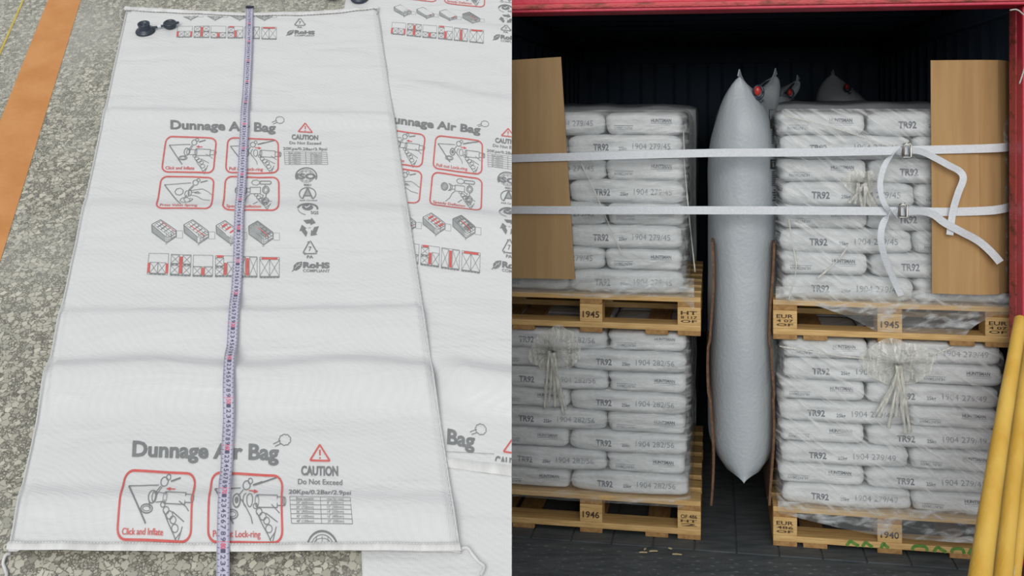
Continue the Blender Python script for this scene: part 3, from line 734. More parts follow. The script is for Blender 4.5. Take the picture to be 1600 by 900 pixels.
# ---- bag 3 under both
b3r = empty('dunnage_bag', ramp(*st(690, 800), 0)); tag(b3r, 'lowest white dunnage bag showing beyond the bottom hems of the other two', 'dunnage bag')
sheet('bag_body', [st(560, 700), st(860, 715), st(860, 960), st(568, 960)], H3, 'woven_white', b3r, (50, 50), thick=.0015, clip=True)

# ================================================================= measuring tape
TP = [(392, 23), (390.5, 90), (386.5, 160), (383, 230), (380.5, 280), (376.5, 350), (373, 430), (369, 500), (364.5, 570), (361, 650), (357, 740), (353.5, 830), (350, 905), (349, 925)]
tr_ = empty('measuring_tape', ramp(*st(372, 450), 0)); tag(tr_, 'long pale steel measuring tape laid down the middle of the white bag', 'measuring tape')
def tape_pt(y):
    for a, b_ in zip(TP, TP[1:]):
        if a[1] <= y <= b_[1]: r = (y-a[1])/(b_[1]-a[1]); return a[0]+(b_[0]-a[0])*r
    return TP[-1][0]
def Htape(s, t):
    x, y = px_of(s, t)
    hb = max(H1(s, t+d) for d in (-.03, -.015, 0, .015, .03)) if y < 866 else max(.004, .02-.0003*(y-866)*1.2)
    return hb+.004
TW = .0125
V = []; Fc = []; ctr = []; ny = 260
for i in range(ny+1):
    y = 23+i/ny*(922-23); s, t = st(tape_pt(y), y); ctr.append((s, t))
hs = [Htape(*c) for c in ctr]
hs = [sum(hs[max(0, i-3):i+4])/len(hs[max(0, i-3):i+4])+.0015 for i in range(len(hs))]
for i, (s, t) in enumerate(ctr):
    for lay in (0, 1):
        for j in range(5):
            r = j/4*2-1; V.append(ramp(s+r*TW, t+r*TW*.12, hs[i]+.0025*r*r-.0006*lay))
for i in range(ny):
    for j in range(4):
        a = i*10+j; Fc.append((a, a+10, a+11, a+1)); Fc.append((a+5, a+6, a+16, a+15))
    Fc.append((i*10, i*10+5, i*10+15, i*10+10)); Fc.append((i*10+4, i*10+14, i*10+19, i*10+9))
mk('tape_blade', V, Fc, 'tape_steel', tr_, smooth=True)
# graduations and numerals
TPM = 1.0/ (.0217*1e-3*10)  # helper: 10 cm = .0217e-3 in 1/(py+1088)
def y_of_cm(cm): return 1/(9.009e-4+.0330e-4-cm*.00217e-3)-1088
def tape_h(y, r): 
    i = min(ny, max(0, (y-23)/(922-23)*ny)); k = int(i); k2 = min(ny, k+1); return hs[k]+(hs[k2]-hs[k])*(i-k)+.0025*r*r+.0007
ink = MB()
for c in range(2, 186):
    y = y_of_cm(c)
    if y > 918: break
    s, t = st(tape_pt(y), y)
    def tp(r, dt):
        yy = px_of(s, t+dt)[1]; return ramp(st(tape_pt(yy), yy)[0]+r*TW, t+dt, tape_h(min(921, max(23, yy)), r))
    mi = 1 if c % 10 == 0 else 0
    for sg in (-1, 1): ink.add(([tp(sg*.97, -.0007), tp(sg*.6, -.0007), tp(sg*.6, .0007), tp(sg*.97, .0007)], [(0, 1, 2, 3)]), mi)
    dh = (y_of_cm(c+.5)-y)
    lab = str(c) if c % 10 == 0 else str(c % 10)
    TV, TF, asp = textVF(lab, .03 if mi else .015)
    capw = .0095; hgt = .0075 if len(lab) == 1 else .0066*len(lab)*.75   # turned sideways across the blade
    VV = []
    for a, b_ in TV: VV.append(tp((b_-.5)*capw/TW, .0058-(a-.5)*hgt-.0115))
    ink.add((VV, TF), mi)
    # half marks
    for hh in (.25, .5, .75):
        dtt = -hh*.0116
        for sg in (-1, 1): ink.add(([tp(sg*.97, dtt-.0004), tp(sg*.8, dtt-.0004), tp(sg*.8, dtt+.0004), tp(sg*.97, dtt+.0004)], [(0, 1, 2, 3)]), 0)
Fo = []
Vv = [Vector(v) for v in ink.V]
for f in ink.F:
    n_ = (Vv[f[1]]-Vv[f[0]]).cross(Vv[f[2]]-Vv[f[0]]); Fo.append(f if n_.dot(RN) > 0 else f[::-1])
mk('tape_markings', Vv, Fo, ['tape_ink', 'tape_red'], tr_, mi=ink.M)
y = 22; s, t = st(392, 22)
V, Fc = boxVF((-.014, -.002, -.004), (.014, .004, .008), .001)
mk('end_hook', [ramp(s, t, hs[0])+Vector((1, 0, 0))*v[0]+RE*v[1]+RN*v[2] for v in V], Fc, 'black_plastic', tr_)

# ================================================================= RIGHT: pallets
PH = .168; PW = .956; PD = 1.15
def pallet_proto(stamp_mid, stamp_end, green=False):
    r = empty('wooden_pallet', (0, 0, 0), -TH)
    def part(name, a, b_, mt, par=r, bev=.003):
        V, Fc = boxVF(a, b_, bev); return link(name, mesh(name, V, Fc, mt), par)
    W2 = PW/2
    for i in range(7):
        w0 = i*(PD-.12)/6; part('top_board', (-W2, w0, PH-.022), (W2, w0+.12-(.0 if i in (0, 6) else .02), PH), 'pine')
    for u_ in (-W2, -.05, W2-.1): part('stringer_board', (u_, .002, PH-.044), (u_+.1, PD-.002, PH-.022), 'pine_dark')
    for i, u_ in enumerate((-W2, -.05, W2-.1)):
        for j, w0 in enumerate((0, PD/2-.06, PD-.12)):
            bl = part('block', (u_, w0+.001, .046), (u_+.1, w0+.12, PH-.044), 'pine')
            if j == 0:
                m = MB()
                if i == 1:
                    TV, TF, _ = textVF(stamp_mid, .02); m.add(([(-.037+a*.074, -.0006, .066+b_*.028) for a, b_ in TV], TF))
                else:
                    for q, (stt, cap) in enumerate(zip(stamp_end, (.016, .011, .011))):
                        TV, TF, _ = textVF(stt, .02); z = .092-q*.017; m.add(([(u_+.014+a*.07, -.0006, z+b_*cap) for a, b_ in TV], TF))
                link('stamp_mark', mesh('stamp_mark', m.V, m.F, 'stamp_ink'), bl)
    for w0 in (0, PD/2-.06, PD-.12):
        bb = part('bottom_board', (-W2, w0, .020), (W2, w0+.12, .046), 'pine')
        if green and w0 == 0:
            m = MB()
            for cx, ww, kind in ((-.15, .05, 0), (-.09, .04, 1), (-.02, .03, 0), (.12, .06, 2), (.20, .05, 1), (.27, .05, 2), (.33, .035, 0)):
                P = [(cx-ww/2, .022), (cx-ww*.2, .042), (cx+ww*.1, .034), (cx+ww/2, .024)] if kind != 2 else [(cx-ww/2, .024), (cx-ww/3, .040), (cx+ww/3, .041), (cx+ww/2, .023)]
                V, Fc = ribbonVF(smooth_path([(x, -.0012, z) for x, z in P], 5), (0, 0, 1), .0065, .001); m.add((V, Fc))
            link('spray_mark', mesh('spray_mark', m.V, m.F, 'green_spray'), bb)
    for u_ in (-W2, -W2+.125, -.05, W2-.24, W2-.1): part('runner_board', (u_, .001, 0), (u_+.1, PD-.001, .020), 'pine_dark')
    return r
uLs = (cu(1095, 0)-PW, cu(1095, 0)); uRs = (cu(1208, 0), cu(1208, 0)+PW)
Z1 = .018; ZU = .903
for (u0, u1), z, mid, end, lab, gr in (
    (uLs, ZU, '1945', ['HT', '8 117', 'OF'], 'wooden pallet stamped 1945 under the upper left load of sacks, bare front', False),
    (uRs, ZU, '1945', ['EUR', '4 07', 'OF'], 'wooden pallet under the upper right load, clear film hanging over its openings', False),
    (uLs, Z1, '1946', ['OF 486', 'HT', '2'], 'wooden pallet on the floor under the lower left load of sacks', False),
    (uRs, Z1, '1940', ['EUR', '486', 'OF'], 'wooden pallet on the floor at the right with green spray paint on its bottom board', True)):
    p = pallet_proto(mid, end, gr); p.location = cw((u0+u1)/2, 0, z); tag(p, lab, 'pallet', 'wooden pallets under the loads')

# ================================================================= sacks
SL, SD_ = .565, .380
def sack_mesh(seed):
    bm = bmesh.new(); bmesh.ops.create_cube(bm, size=2)
    bmesh.ops.subdivide_edges(bm, edges=bm.edges[:], cuts=15, use_grid_fill=True)
    hx, hy, hz = SL/2, SD_/2, .5
    for v in bm.verts:
        x, y, z = v.co.x*hx, v.co.y*hy, v.co.z*.05
        r = .026; q = Vector((max(-hx+r, min(hx-r, x)), max(-hy+r, min(hy-r, y)), max(-.05+r, min(.05-r, z))))
        d = Vector((x, y, z))-q
        if d.length > 1e-9:
            d2 = Vector((v.co.x if abs(x) > hx-r else 0, v.co.y if abs(y) > hy-r else 0, v.co.z if abs(z) > .05-r else 0))
            e_ = Vector(((x-q.x)/r, (y-q.y)/r, (z-q.z)/r)); e_ = e_.normalized()*max(abs(e_.x), abs(e_.y), abs(e_.z)); p = q+e_*r
        else: p = q
        n1 = noise.noise(Vector((p.x*7+seed, p.y*7, p.z*22))); n2 = noise.noise(Vector((p.x*24+seed*3, p.y*24, p.z*40)))
        out = Vector((p.x/hx, p.y/hy, 0)); 
        p += Vector((p.x/hx*.010*n1, p.y/hy*.012*n1, 0))+Vector((p.x/hx, p.y/hy, 0))*.0035*n2
        # belly of the long sides, pillow top
        p.y *= 1+.02*(1-(p.x/hx)**2)
        p.z *= 1-.16*(abs(p.x)/hx)**6-.08*(abs(p.y)/hy)**6+.05*n1
        v.co = Vector((p.x, p.y, (p.z/.05*.5+.5)*.1))
    me = bpy.data.meshes.new('sack'); bm.to_mesh(me); bm.free(); me.materials.append(MAT['sack_paper'])
    me.polygons.foreach_set('use_smooth', [True]*len(me.polygons)); return me
SM = [sack_mesh(3.1), sack_mesh(9.7), sack_mesh(17.3)]
def bvh_of(me): return BVHTree.FromPolygons([v.co[:] for v in me.vertices], [p.vertices[:] for p in me.polygons])
def sack_print(me, code, blur):
    bv = bvh_of(me); V = []; Fc = []; M = []
    def put(pts, faces, face, mi):
        o = len(V)
        for a, z in pts:
            if face == 'y': loc = bv.ray_cast(Vector((a, -1, z)), Vector((0, 1, 0)))[0]; loc = (loc or Vector((a, -SD_/2, z)))+Vector((0, -.0018, 0))
            else: loc = bv.ray_cast(Vector((-1, -a, z)), Vector((1, 0, 0)))[0]; loc = (loc or Vector((-SL/2, -a, z)))+Vector((-.0018, 0, 0))
            V.append(loc)
        for f in faces: Fc.append(tuple(i+o for i in f)); M.append(mi)
    def txt(s_, x0, x1, z, cap, face, mi, off=.02, flip=False):
        TV, TF, _ = textVF(s_, off)
        P = [(x0+(x1-x0)*a, z+cap*b_) if not flip else (x1-(x1-x0)*a, z+cap-cap*b_) for a, b_ in TV]; put(P, TF, face, mi)
    def bar(x0, x1, z, h, face, mi):
        n = 10; P = []; 
        for i in range(n+1): x = x0+(x1-x0)*i/n; P += [(x, z), (x, z+h)]
        put(P, [(2*i, 2*i+2, 2*i+3, 2*i+1) for i in range(n)], face, mi)
    txt('TR92', -.155, -.078, .034, .027, 'y', 0, .03)
    txt('25kg', -.028, .012, .036, .014, 'y', 0, .02)
    txt(code, .040, .225, .040, .025, 'y', 1, .0)
    txt('HUNTSMAN', .035, .135, .058, .014, 'x', 0, .03); bar(.033, .140, .053, .0016, 'x', 0); bar(.06, .135, .046, .0012, 'x', 1)
    txt('HUNTSMAN', -.150, -.060, .026, .013, 'x', 1, .02, True); bar(-.152, -.055, .043, .0016, 'x', 0)
    return mesh('printed_lettering', V, Fc, ['sack_ink', 'sack_ink_faint'], M)
CODES = ['1904 279/45', '1904 282/56', '1904 279/49']
PM = {}
for si in range(3):
    for ci in range(3): PM[si, ci] = sack_print(SM[si], CODES[ci], 0)
ORD = ['top', 'second', 'third', 'fourth', 'fifth', 'sixth', 'seventh', 'bottom']
def sack(uc, wc, z, h, sx_, endon, label, group, ci):
    si = random.randrange(3)
    o = link('sack', SM[si]); p = link('printed_lettering', PM[si, ci], o)
    o.rotation_euler = (random.uniform(-.006, .006), random.uniform(-.006, .006), -TH+(math.pi/2 if endon else 0)+random.uniform(-.012, .012))
    o.scale = ((1, sx_, h/.1) if endon else (sx_, 1, h/.1)); o.location = cw(uc, wc, z)
    tag(o, label, 'sack', group); return o
def stack(u0, u1, zb_, zt_, side, name, ci, w0=.02, rear_right=False, top_full=False):
    """side: where the end-on sack sits in the top layer"""
    W = u1-u0; h = (zt_-zb_)/8; a = W*.40; lw = W-a
    grp = 'white sacks stacked on the '+name+' pallet'
    for k in range(8):
        z = zt_-(k+1)*h; right_end = (side == 'right') == (k % 2 == 0); j = random.uniform(-.008, .008)
        ue = (u1-a/2) if right_end else (u0+a/2); ul = (u0+lw/2) if right_end else (u1-lw/2)
        es, ls = ('right', 'left') if right_end else ('left', 'right')
        hh = h*1.07
        sack(ue+j, w0+SL/2+random.uniform(0, .012), z, hh, a/SD_*.97, True, 'white sack end-on at the %s, %s layer of the %s stack' % (es, ORD[k], name), grp, ci)
        sack(ul+j, w0+SD_/2+random.uniform(0, .012), z, hh, lw/SL*.98, False, 'white sack laid lengthwise at the %s, %s layer of the %s stack' % (ls, ORD[k], name), grp, ci)
        if rear_right or k == 0:
            if right_end: sack(ue, w0+SL*1.5+.01, z, hh, a/SD_*.96, True, 'white sack behind the end-on one, %s layer of the %s stack' % (ORD[k], name), grp, ci)
            else:
                for q in (1, 2): sack(ul, w0+SD_*(q+.5)+.005*q, z, hh, lw/SL*.97, False, 'white lengthwise sack %s from the front, %s layer of the %s stack' % (('second', 'third')[q-1], ORD[k], name), grp, ci)
        if k == 0 and right_end:
            for q in (1, 2): sack(ul, w0+SD_*(q+.5)+.005*q, z, hh, lw/SL*.97, False, 'white lengthwise sack %s from the front, top layer of the %s stack' % (('second', 'third')[q-1], name), grp, ci)
        if k == 0 and not right_end: 
            sack(ue, w0+SL*1.5+.01, z, hh, a/SD_*.96, True, 'white sack behind the end-on one, top layer of the %s stack' % name, grp, ci)
uA0, uA1 = uLs[0]+.03, cu(1070, 0); uB0, uB1 = cu(1219, 0), cu(1576, 0)
stack(uA0, uA1, ZU+PH, 1.868, 'right', 'upper left', 0, rear_right=True)
stack(uB0, uB1, ZU+PH, 1.872, 'left', 'upper right', 0)
stack(uA0, uA1+.012, Z1+PH, ZU, 'right', 'lower left', 1, rear_right=True)
stack(uB0, uB1-.02, Z1+PH, ZU, 'left', 'lower right', 2)

# ================================================================= stretch film
def film_loop(u0, u1, w0, w1, z0, z1, seed, nz_=26, amp=.006, per=150, bulge=None, edge=None):
    V = []; Fc = []; r = .05
    pts = []
    cs = ((u1-r, w0+r, -90), (u1-r, w1-r, 0), (u0+r, w1-r, 90), (u0+r, w0+r, 180))
    corner = []
    for cx, cy, a0 in cs:
        for i in range(5): a = math.radians(a0+i*22.5); corner.append((cx+r*math.cos(a), cy+r*math.sin(a), math.cos(a), math.sin(a)))
    corner.append(corner[0]); full = []
    for A_, B_ in zip(corner, corner[1:]):
        d = math.hypot(B_[0]-A_[0], B_[1]-A_[1]); n = max(1, int(d/.03))
        for i in range(n): q = i/n; full.append(tuple(A_[k]+(B_[k]-A_[k])*q for k in range(4)))
    n = len(full)
    for j in range(nz_+1):
        q = j/nz_
        for (x, y, nx, ny_) in full:
            z = z0+(z1-z0)*q
            if edge: z = edge(x, y, q, z)
            d = amp*noise.noise(Vector((x*6, y*6, z*9+seed)))+amp*.7*noise.noise(Vector((x*20, y*20, z*26+seed)))
            if j == nz_: d -= .03
            if j == nz_-1: d -= .006
            V.append((x+nx*d, y+ny_*d, z))
    for j in range(nz_):
        for i in range(n): Fc.append((j*n+i, j*n+(i+1) % n, (j+1)*n+(i+1) % n, (j+1)*n+i))
    return V, Fc
def knot(px, py, w_, n=26, rx=.10, ry=.16, down=.26):
    """gathered film: pleats radiating from a twisted centre, with a tail hanging down"""
    u, _, z = cu(px, w_, py); V = []; Fc = []; R = 7
    for k in range(n*2):
        a = 2*math.pi*k/(n*2); ra = (1+.25*noise.noise(Vector((math.cos(a)*2, math.sin(a)*2, px*.1))))
        for j in range(R+1):
            q = j/R; rr = .008+q*ra; h = (.040*(1-q)**2+(.007*(1-q)+.002)*(1 if k % 2 else -1))*(1 if j < R else 0)
            V.append((u+rx*rr*math.cos(a), w_-h+.004, z+ry*rr*math.sin(a)))
    m_ = n*2
    for k in range(m_):
        for j in range(R): a = k*(R+1)+j; b_ = ((k+1) % m_)*(R+1)+j; Fc.append((a, b_, b_+1, a+1))
    m = MB(); m.add((V, Fc))
    for k in range(7):
        x0 = u+random.uniform(-.02, .02); x1 = u+random.uniform(-.09, .09)
        P = smooth_path([(x0, w_-.03, z), (x0*.7+x1*.3, w_-.03, z-down*.3), (x1, w_-.012, z-down*random.uniform(.7, 1.1))], 6)
        m.add(tubeVF(P, [.006+.004*math.sin(i*.9)**2 for i in range(len(P))], 5))
    return m
def fold(pts, w_=-.016, r=.004):
    P = smooth_path([cu(x, w_, y) for x, y in pts], 6); return tubeVF(P, [r*(1+.4*math.sin(i*.8)) for i in range(len(P))], 6)
def film_thing(label, VF, mat, extra=()):
    r = empty('stretch_film', cw(sum(v[0] for v in VF[0])/len(VF[0]), 0.0, min(v[2] for v in VF[0])))
    tag(r, label, 'stretch film', 'clear stretch film around the loads')
    cmk('film_wrap', VF, mat, parent=r, smooth=True)
    for nm, vf, mt in extra:
        cmk(nm, vf, mt, parent=r, smooth=True)
def skirt(u0, u1, w_, ztop, zfun, n=60, rows=8, seed=0, amp=.006):
    V = []; Fc = []
    for j in range(rows+1):
        for i in range(n+1):
            u = u0+(u1-u0)*i/n; zb_ = zfun((u-u0)/(u1-u0)); z = ztop+(zb_-ztop)*j/rows
            V.append((u, w_+amp*noise.noise(Vector((u*16, z*8, seed))), z))
    for j in range(rows):
        for i in range(n): a = j*(n+1)+i; Fc.append((a, a+n+1, a+n+2, a+1))
    return V, Fc
ztu = ZU+PH
film_thing('clear stretch film round the upper left load', film_loop(uA0-.015, uA1+.016, -.004, 1.17, ztu+.0, 1.885, 1.1), 'film_level',
    [('film_skirt', skirt(uA0-.02, uA1+.04, -.012, ztu+.085, lambda q: ztu-.006+.006*math.sin(q*9)-(.05 if q > .93 else 0)*(q-.93)/.07, seed=2, amp=.014), 'film_loose'), ('film_fold', fold([(905, 250), (925, 290), (946, 338), (973, 400)], r=.0028), 'film_bunch'), ('film_fold', fold([(1068, 205), (1070, 260), (1076, 330), (1086, 425)], r=.0025), 'film_bunch')])
def zr(q):
    if q < .12: return ztu-.015
    if q < .42: return ztu-.012-.10*((q-.12)/.30)**1.6
    if q < .80: return ztu-.118
    if q < .92: return ztu-.118+.085*((q-.80)/.12)**.7
    return ztu-.03
k = knot(1345, 285, -.018, rx=.07, ry=.05, down=.12)
film_thing('clear stretch film round the upper right load, sagging over its pallet', film_loop(uB0-.016, uB1+.012, -.004, 1.17, ztu, 1.890, 4.1), 'film_diagonal',
    [('film_skirt', skirt(uB0-.02, uB1+.02, -.014, ztu+.06, zr, seed=5, amp=.012), 'film_loose'), ('film_knot', (k.V, k.F), 'film_bunch'), ('film_fold', fold([(1226, 180), (1290, 196), (1345, 213), (1410, 236)], r=.003), 'film_bunch'), ('film_fold', fold([(1232, 340), (1238, 380), (1244, 420), (1232, 470)], r=.003), 'film_bunch'), ('film_fold', fold([(1325, 385), (1306, 410), (1276, 436)], r=.004), 'film_bunch')])
k = knot(866, 546, -.016, rx=.115, ry=.10, down=.26)
film_thing('clear stretch film round the lower left load, gathered in a knot', film_loop(uA0-.015, uA1+.028, -.004, 1.17, Z1+PH-.03, ZU-.006, 7.7), 'film_level',
    [('film_knot', (k.V, k.F), 'film_bunch')])
k = knot(1402, 566, -.016, rx=.15, ry=.09, down=.30)
film_thing('clear stretch film round the lower right load, bunched at its middle', film_loop(uB0-.016, uB1-.008, -.004, 1.17, Z1+PH-.01, ZU-.006, 9.3), 'film_diagonal',
    [('film_knot', (k.V, k.F), 'film_bunch'), ('film_fold', fold([(1218, 541), (1290, 553), (1345, 560), (1395, 566)], r=.003), 'film_bunch'), ('film_fold', fold([(1412, 566), (1450, 556), (1490, 542)], r=.003), 'film_bunch'), ('film_skirt', skirt(uB0-.01, uB1, -.014, Z1+PH+.03, lambda q: Z1+PH-.02-.075*math.sin(min(1, q*1.6)*math.pi*.5), seed=8), 'film_loose')])

# ================================================================= rear loads (wrapped, in the dark)
def bulk(u0, u1, w0, w1, z1, lab, seed):
    bm = bmesh.new(); bmesh.ops.create_cube(bm, size=1); bmesh.ops.subdivide_edges(bm, edges=bm.edges[:], cuts=23, use_grid_fill=True)
    for v in bm.verts:
        x, y, z = v.co; zz = (z+.5)*(z1-.1)+.1; lay = abs(math.sin((zz/.1)*math.pi))**.5
        k_ = .985+.015*lay; n_ = noise.noise(Vector((x*6, y*6+seed, zz*5)))
        X_, Y_ = (u0+u1)/2+x*(u1-u0)*k_, (w0+w1)/2+y*(w1-w0)*k_
        if z > .49: zz -= .05*max(abs(x), abs(y))**8*2**8*.5 - .014*n_
        v.co = Vector((X_+.008*n_, Y_+.01*n_, zz))
    bm.verts.index_update(); V = [v.co.copy() for v in bm.verts]; Fc = [tuple(v.index for v in f.verts) for f in bm.faces]; bm.free()
    m = MB(); m.add((V, Fc), 0)
    o = cmk('wrapped_load', (m.V, m.F), 'wrapped_bulk', smooth=True); o.location.z = o.location.z
    tag(o, lab, 'wrapped load', 'wrapped loads behind the front row')
    return o
def lowpallet(u0, u1, w0, w1): pass
bulk(uA0-.03, uA1+.03, 1.24, 2.36, 1.915, 'dim film-wrapped load behind the upper left sacks', 1)
bulk(uB0-.02, uB1, 1.24, 2.36, 1.93, 'dim film-wrapped load behind the upper right sacks', 5)

# ================================================================= inflated air bags
def airbag(lab, uc, w0, w1, zb_, th, tops, group=None, prints=False, mid_drop=.07, blend0=.86):
    """tops: two corner points (u,w,z); between them the edge sags to the valve"""
    r = empty('inflated_air_bag', cw(uc, (w0+w1)/2, zb_)); tag(r, lab, 'air bag', group)
    nA, nZ = 64, 60; V = []; Fc = []
    (u1_, a1, z1_), (u2_, a2, z2_) = tops; wc, hw = (w0+w1)/2, (w1-w0)/2
    for j in range(nZ+1):
        t_ = j/nZ; tt = 1-(1-t_)**1.25
        for i in range(nA):
            a = 2*math.pi*i/nA; ca, sa = math.cos(a), math.sin(a)
            se = lambda c, p_: math.copysign(abs(c)**p_, c)
            sw = se(ca, .55); su = se(sa, .85)          # sw along depth, su across the gap
            # thickness profile
            f = min(1, (1-tt)/.24); thk = th/2*math.sqrt(max(0, 1-(1-f)**2.4)); g = min(1, tt/.10); thk *= math.sqrt(max(0, 1-(1-g)**2))*.98+.02
            b_ = max(0, (tt-blend0)/(1-blend0)); b_ = b_*b_*(3-2*b_)
            tu, tw = u1_+(u2_-u1_)*((sw+1)/2)**1.5, (a1+a2)/2+(a2-a1)/2*sw
            zt_ = (z1_+z2_)/2+(z2_-z1_)/2*sw-mid_drop*(1-abs(sw)**1.6)
            uu = uc*(1-b_)+tu*b_; ww = (wc+hw*sw)*(1-b_)+tw*b_
            z = zb_+(zt_-zb_)*tt
            cr_ = .004*noise.noise(Vector((a*3, z*4, uc*9)))+.003*noise.noise(Vector((a*9, z*16, uc)))*b_
            V.append((uu+su*(thk+cr_), ww-b_*0+(.0 if abs(ca) < .9 else cr_), z))
    for j in range(nZ):
        for i in range(nA): Fc.append((j*nA+i, j*nA+(i+1) % nA, (j+1)*nA+(i+1) % nA, (j+1)*nA+i))
    Fc.append(tuple(range(nA))); Fc += [(nZ*nA+i, nZ*nA+i+1, nZ*nA+(nA-i-1) % nA, nZ*nA+(nA-i) % nA) for i in range(1, nA//2-1)]+[(nZ*nA, nZ*nA+1, nZ*nA+nA-1), (nZ*nA+nA//2-1, nZ*nA+nA//2, nZ*nA+nA//2+1)]
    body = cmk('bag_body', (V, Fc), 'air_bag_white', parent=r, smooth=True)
    # top seam with pointed ears
    P = []
    for i in range(21):
        s_ = i/20*2-1; P.append((( u1_+u2_)/2+(u2_-u1_)/2*s_*1.03, (a1+a2)/2+(a2-a1)/2*s_*1.03, (z1_+z2_)/2+(z2_-z1_)/2*s_-mid_drop*(1-abs(s_)**1.6)+.004+.012*abs(s_)**10))
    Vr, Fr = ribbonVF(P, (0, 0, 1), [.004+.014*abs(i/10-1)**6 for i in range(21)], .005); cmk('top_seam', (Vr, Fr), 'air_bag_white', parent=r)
    return r, body, V, Fc
def bag_valve(r, px, py, w_, sc=1):
    c = Vector(cu(px, w_, py)); m = MB(); n = 20
    P = [c+Vector((.024*sc*math.cos(2*math.pi*i/n), .006*math.sin(4*math.pi*i/n), .033*sc*math.sin(2*math.pi*i/n))) for i in range(n+1)]
    m.add(tubeVF(P, .0075*sc, 8)); P = [c+Vector((.006, .004, -.02)), c+Vector((.012, .0, -.05*sc)), c+Vector((.022, -.004, -.04*sc))]; m.add(tubeVF(smooth_path(P, 4), .005*sc, 6))
    cmk('valve_ring', (m.V, m.F), 'black_plastic', parent=r, smooth=True)
    V = []; Fc = []; prof_ = [(.020, .0), (.021, -.006), (.018, -.012), (.010, -.015), (.0, -.016)]; k = 16
    for rr, d in prof_:
        for i in range(k): a = 2*math.pi*i/k; V.append(c+Vector((rr*.85*sc*math.cos(a)-.004, d-.003, rr*sc*math.sin(a)*1.2+.006)))
    for j in range(len(prof_)-1):
        for i in range(k): Fc.append((j*k+i, j*k+(i+1) % k, (j+1)*k+(i+1) % k, (j+1)*k+i))
    cmk('valve_cap', (V, Fc), 'valve_red', parent=r, smooth=True)
uc = (uLs[1]+uRs[0])/2+.032
T1 = cu(1155, .12, 119); T2 = cu(1212, .62, 116)
r1, body, BV, BF = airbag('tall inflated white air bag wedged in the gap between the two stacks', uc, .05, .93, .26, .315, (T1, T2), 'inflated air bags in the container', mid_drop=.085)
bag_valve(r1, 1185, 144, .13, .85)
# dark printed panels low on its right flank, pressed onto the surface
bvw = BVHTree.FromPolygons([CM @ Vector(v) for v in BV], BF); co_ = Vector((0, 0, EYE))
m = MB()
def on_bag(x, y, lift=.0022):
    d = Vector(((x-800)/F, 1, -(y-HZ)/F)).normalized(); h = bvw.ray_cast(co_, d)
    if h[0] is None: return None
    nn = h[1] if h[1].dot(d) < 0 else -h[1]; return h[0]+nn*lift
def pr(pts, mi=0):
    P = [on_bag(*p, .0022+mi*.001) for p in pts]
    if all(p is not None for p in P): m.add((P, [tuple(range(len(P)))]), mi)
def prect(x0, y0, x1, y1, mi=0):
    n = 4; k = 3
    for i in range(n):
        for j in range(k):
            xa, xb = x0+(x1-x0)*i/n, x0+(x1-x0)*(i+1)/n; ya, yb = y0+(y1-y0)*j/k, y0+(y1-y0)*(j+1)/k; pr([(xa, yb), (xb, yb), (xb, ya), (xa, ya)], mi)
for y in (186, 249):
    prect(1203, y, 1214, y+15); prect(1205, y+3, 1209, y+4.2, 1); prect(1206, y+6, 1208, y+12, 1); prect(1209.5, y+9, 1213, y+10.5, 1)
prect(1201.5, 171, 1214, 171.6); prect(1201.5, 171, 1202.2, 186)
for y in list(range(205, 226, 3))+list(range(268, 290, 3)): prect(1205, y, 1213, y+1)
for y in (296, 300, 304, 308, 312): prect(1206+(y % 3), y, 1212, y+1.6)
if m.V: mk('printed_panels', m.V, m.F, ['air_bag_ink', 'air_bag_white'], r1, mi=m.M)
r2, *_ = airbag('dim air bag just behind the tall front one, only its tip visible', 1.02, 1.35, 2.2, .9, .26, (cu(1222, 1.5, 150), cu(1247, 1.7, 124)), 'inflated air bags in the container', mid_drop=.03)
bag_valve(r2, 1235, 146, 1.34, .7)
r3, *_ = airbag('dim air bag showing its pointed tip above the right load', cu(1312, 2.75), 2.48, 3.2, .9, .40, (cu(1301, 2.6, 115), cu(1343, 2.9, 158)), 'inflated air bags in the container', mid_drop=.05)
bag_valve(r3, 1324, 137, 2.46, .75)

# ================================================================= cardboard
def extr_sheet(name, prof_, thick, mat, label, ztop, zbot, emat='cardboard_edge', rows=14, warp=None, cat='cardboard sheet', group=None):
    """prof_: list of (u,w) along the sheet; extruded from zbot(q) to ztop(q)"""
    P = [Vector((*p, 0)) for p in prof_]; n = len(P); nr = []
    for i in range(n):
        d = (P[min(i+1, n-1)]-P[max(i-1, 0)]).normalized(); nr.append(Vector((d.y, -d.x, 0)))
    V = []; Fc = []; M = []
    for lay in (0, 1):
        for j in range(rows+1):
            for i in range(n):
                q = i/(n-1); z0, z1 = zbot(q), ztop(q); z = z0+(z1-z0)*j/rows; wv = warp(q, j/rows) if warp else 0
                p = P[i]+nr[i]*(thick*(1-lay)); 
                ex = wv if isinstance(wv, tuple) else (0, wv)
                V.append((p.x+ex[0], p.y+ex[1], z))
    K = n*(rows+1)
    for j in range(rows):
        for i in range(n-1): a = j*n+i; Fc.append((a, a+1, a+n+1, a+n)); Fc.append((K+a, K+a+n, K+a+n+1, K+a+1)); M += [0, 0]
    for j in range(rows):
        for i in (0, n-1): a = j*n+i; Fc.append((a, a+n, K+a+n, K+a)); M.append(1)
    for i in range(n-1):
        for j in (0, rows): a = j*n+i; Fc.append((a, K+a, K+a+1, a+1)); M.append(1)
    o = cmk(name, (V, Fc), [mat, emat], mi=M); bm = bmesh.new(); bm.from_mesh(o.data); bmesh.ops.recalc_face_normals(bm, faces=bm.faces[:]); bm.to_mesh(o.data); bm.free()
    tag(o, label, cat, group); return o
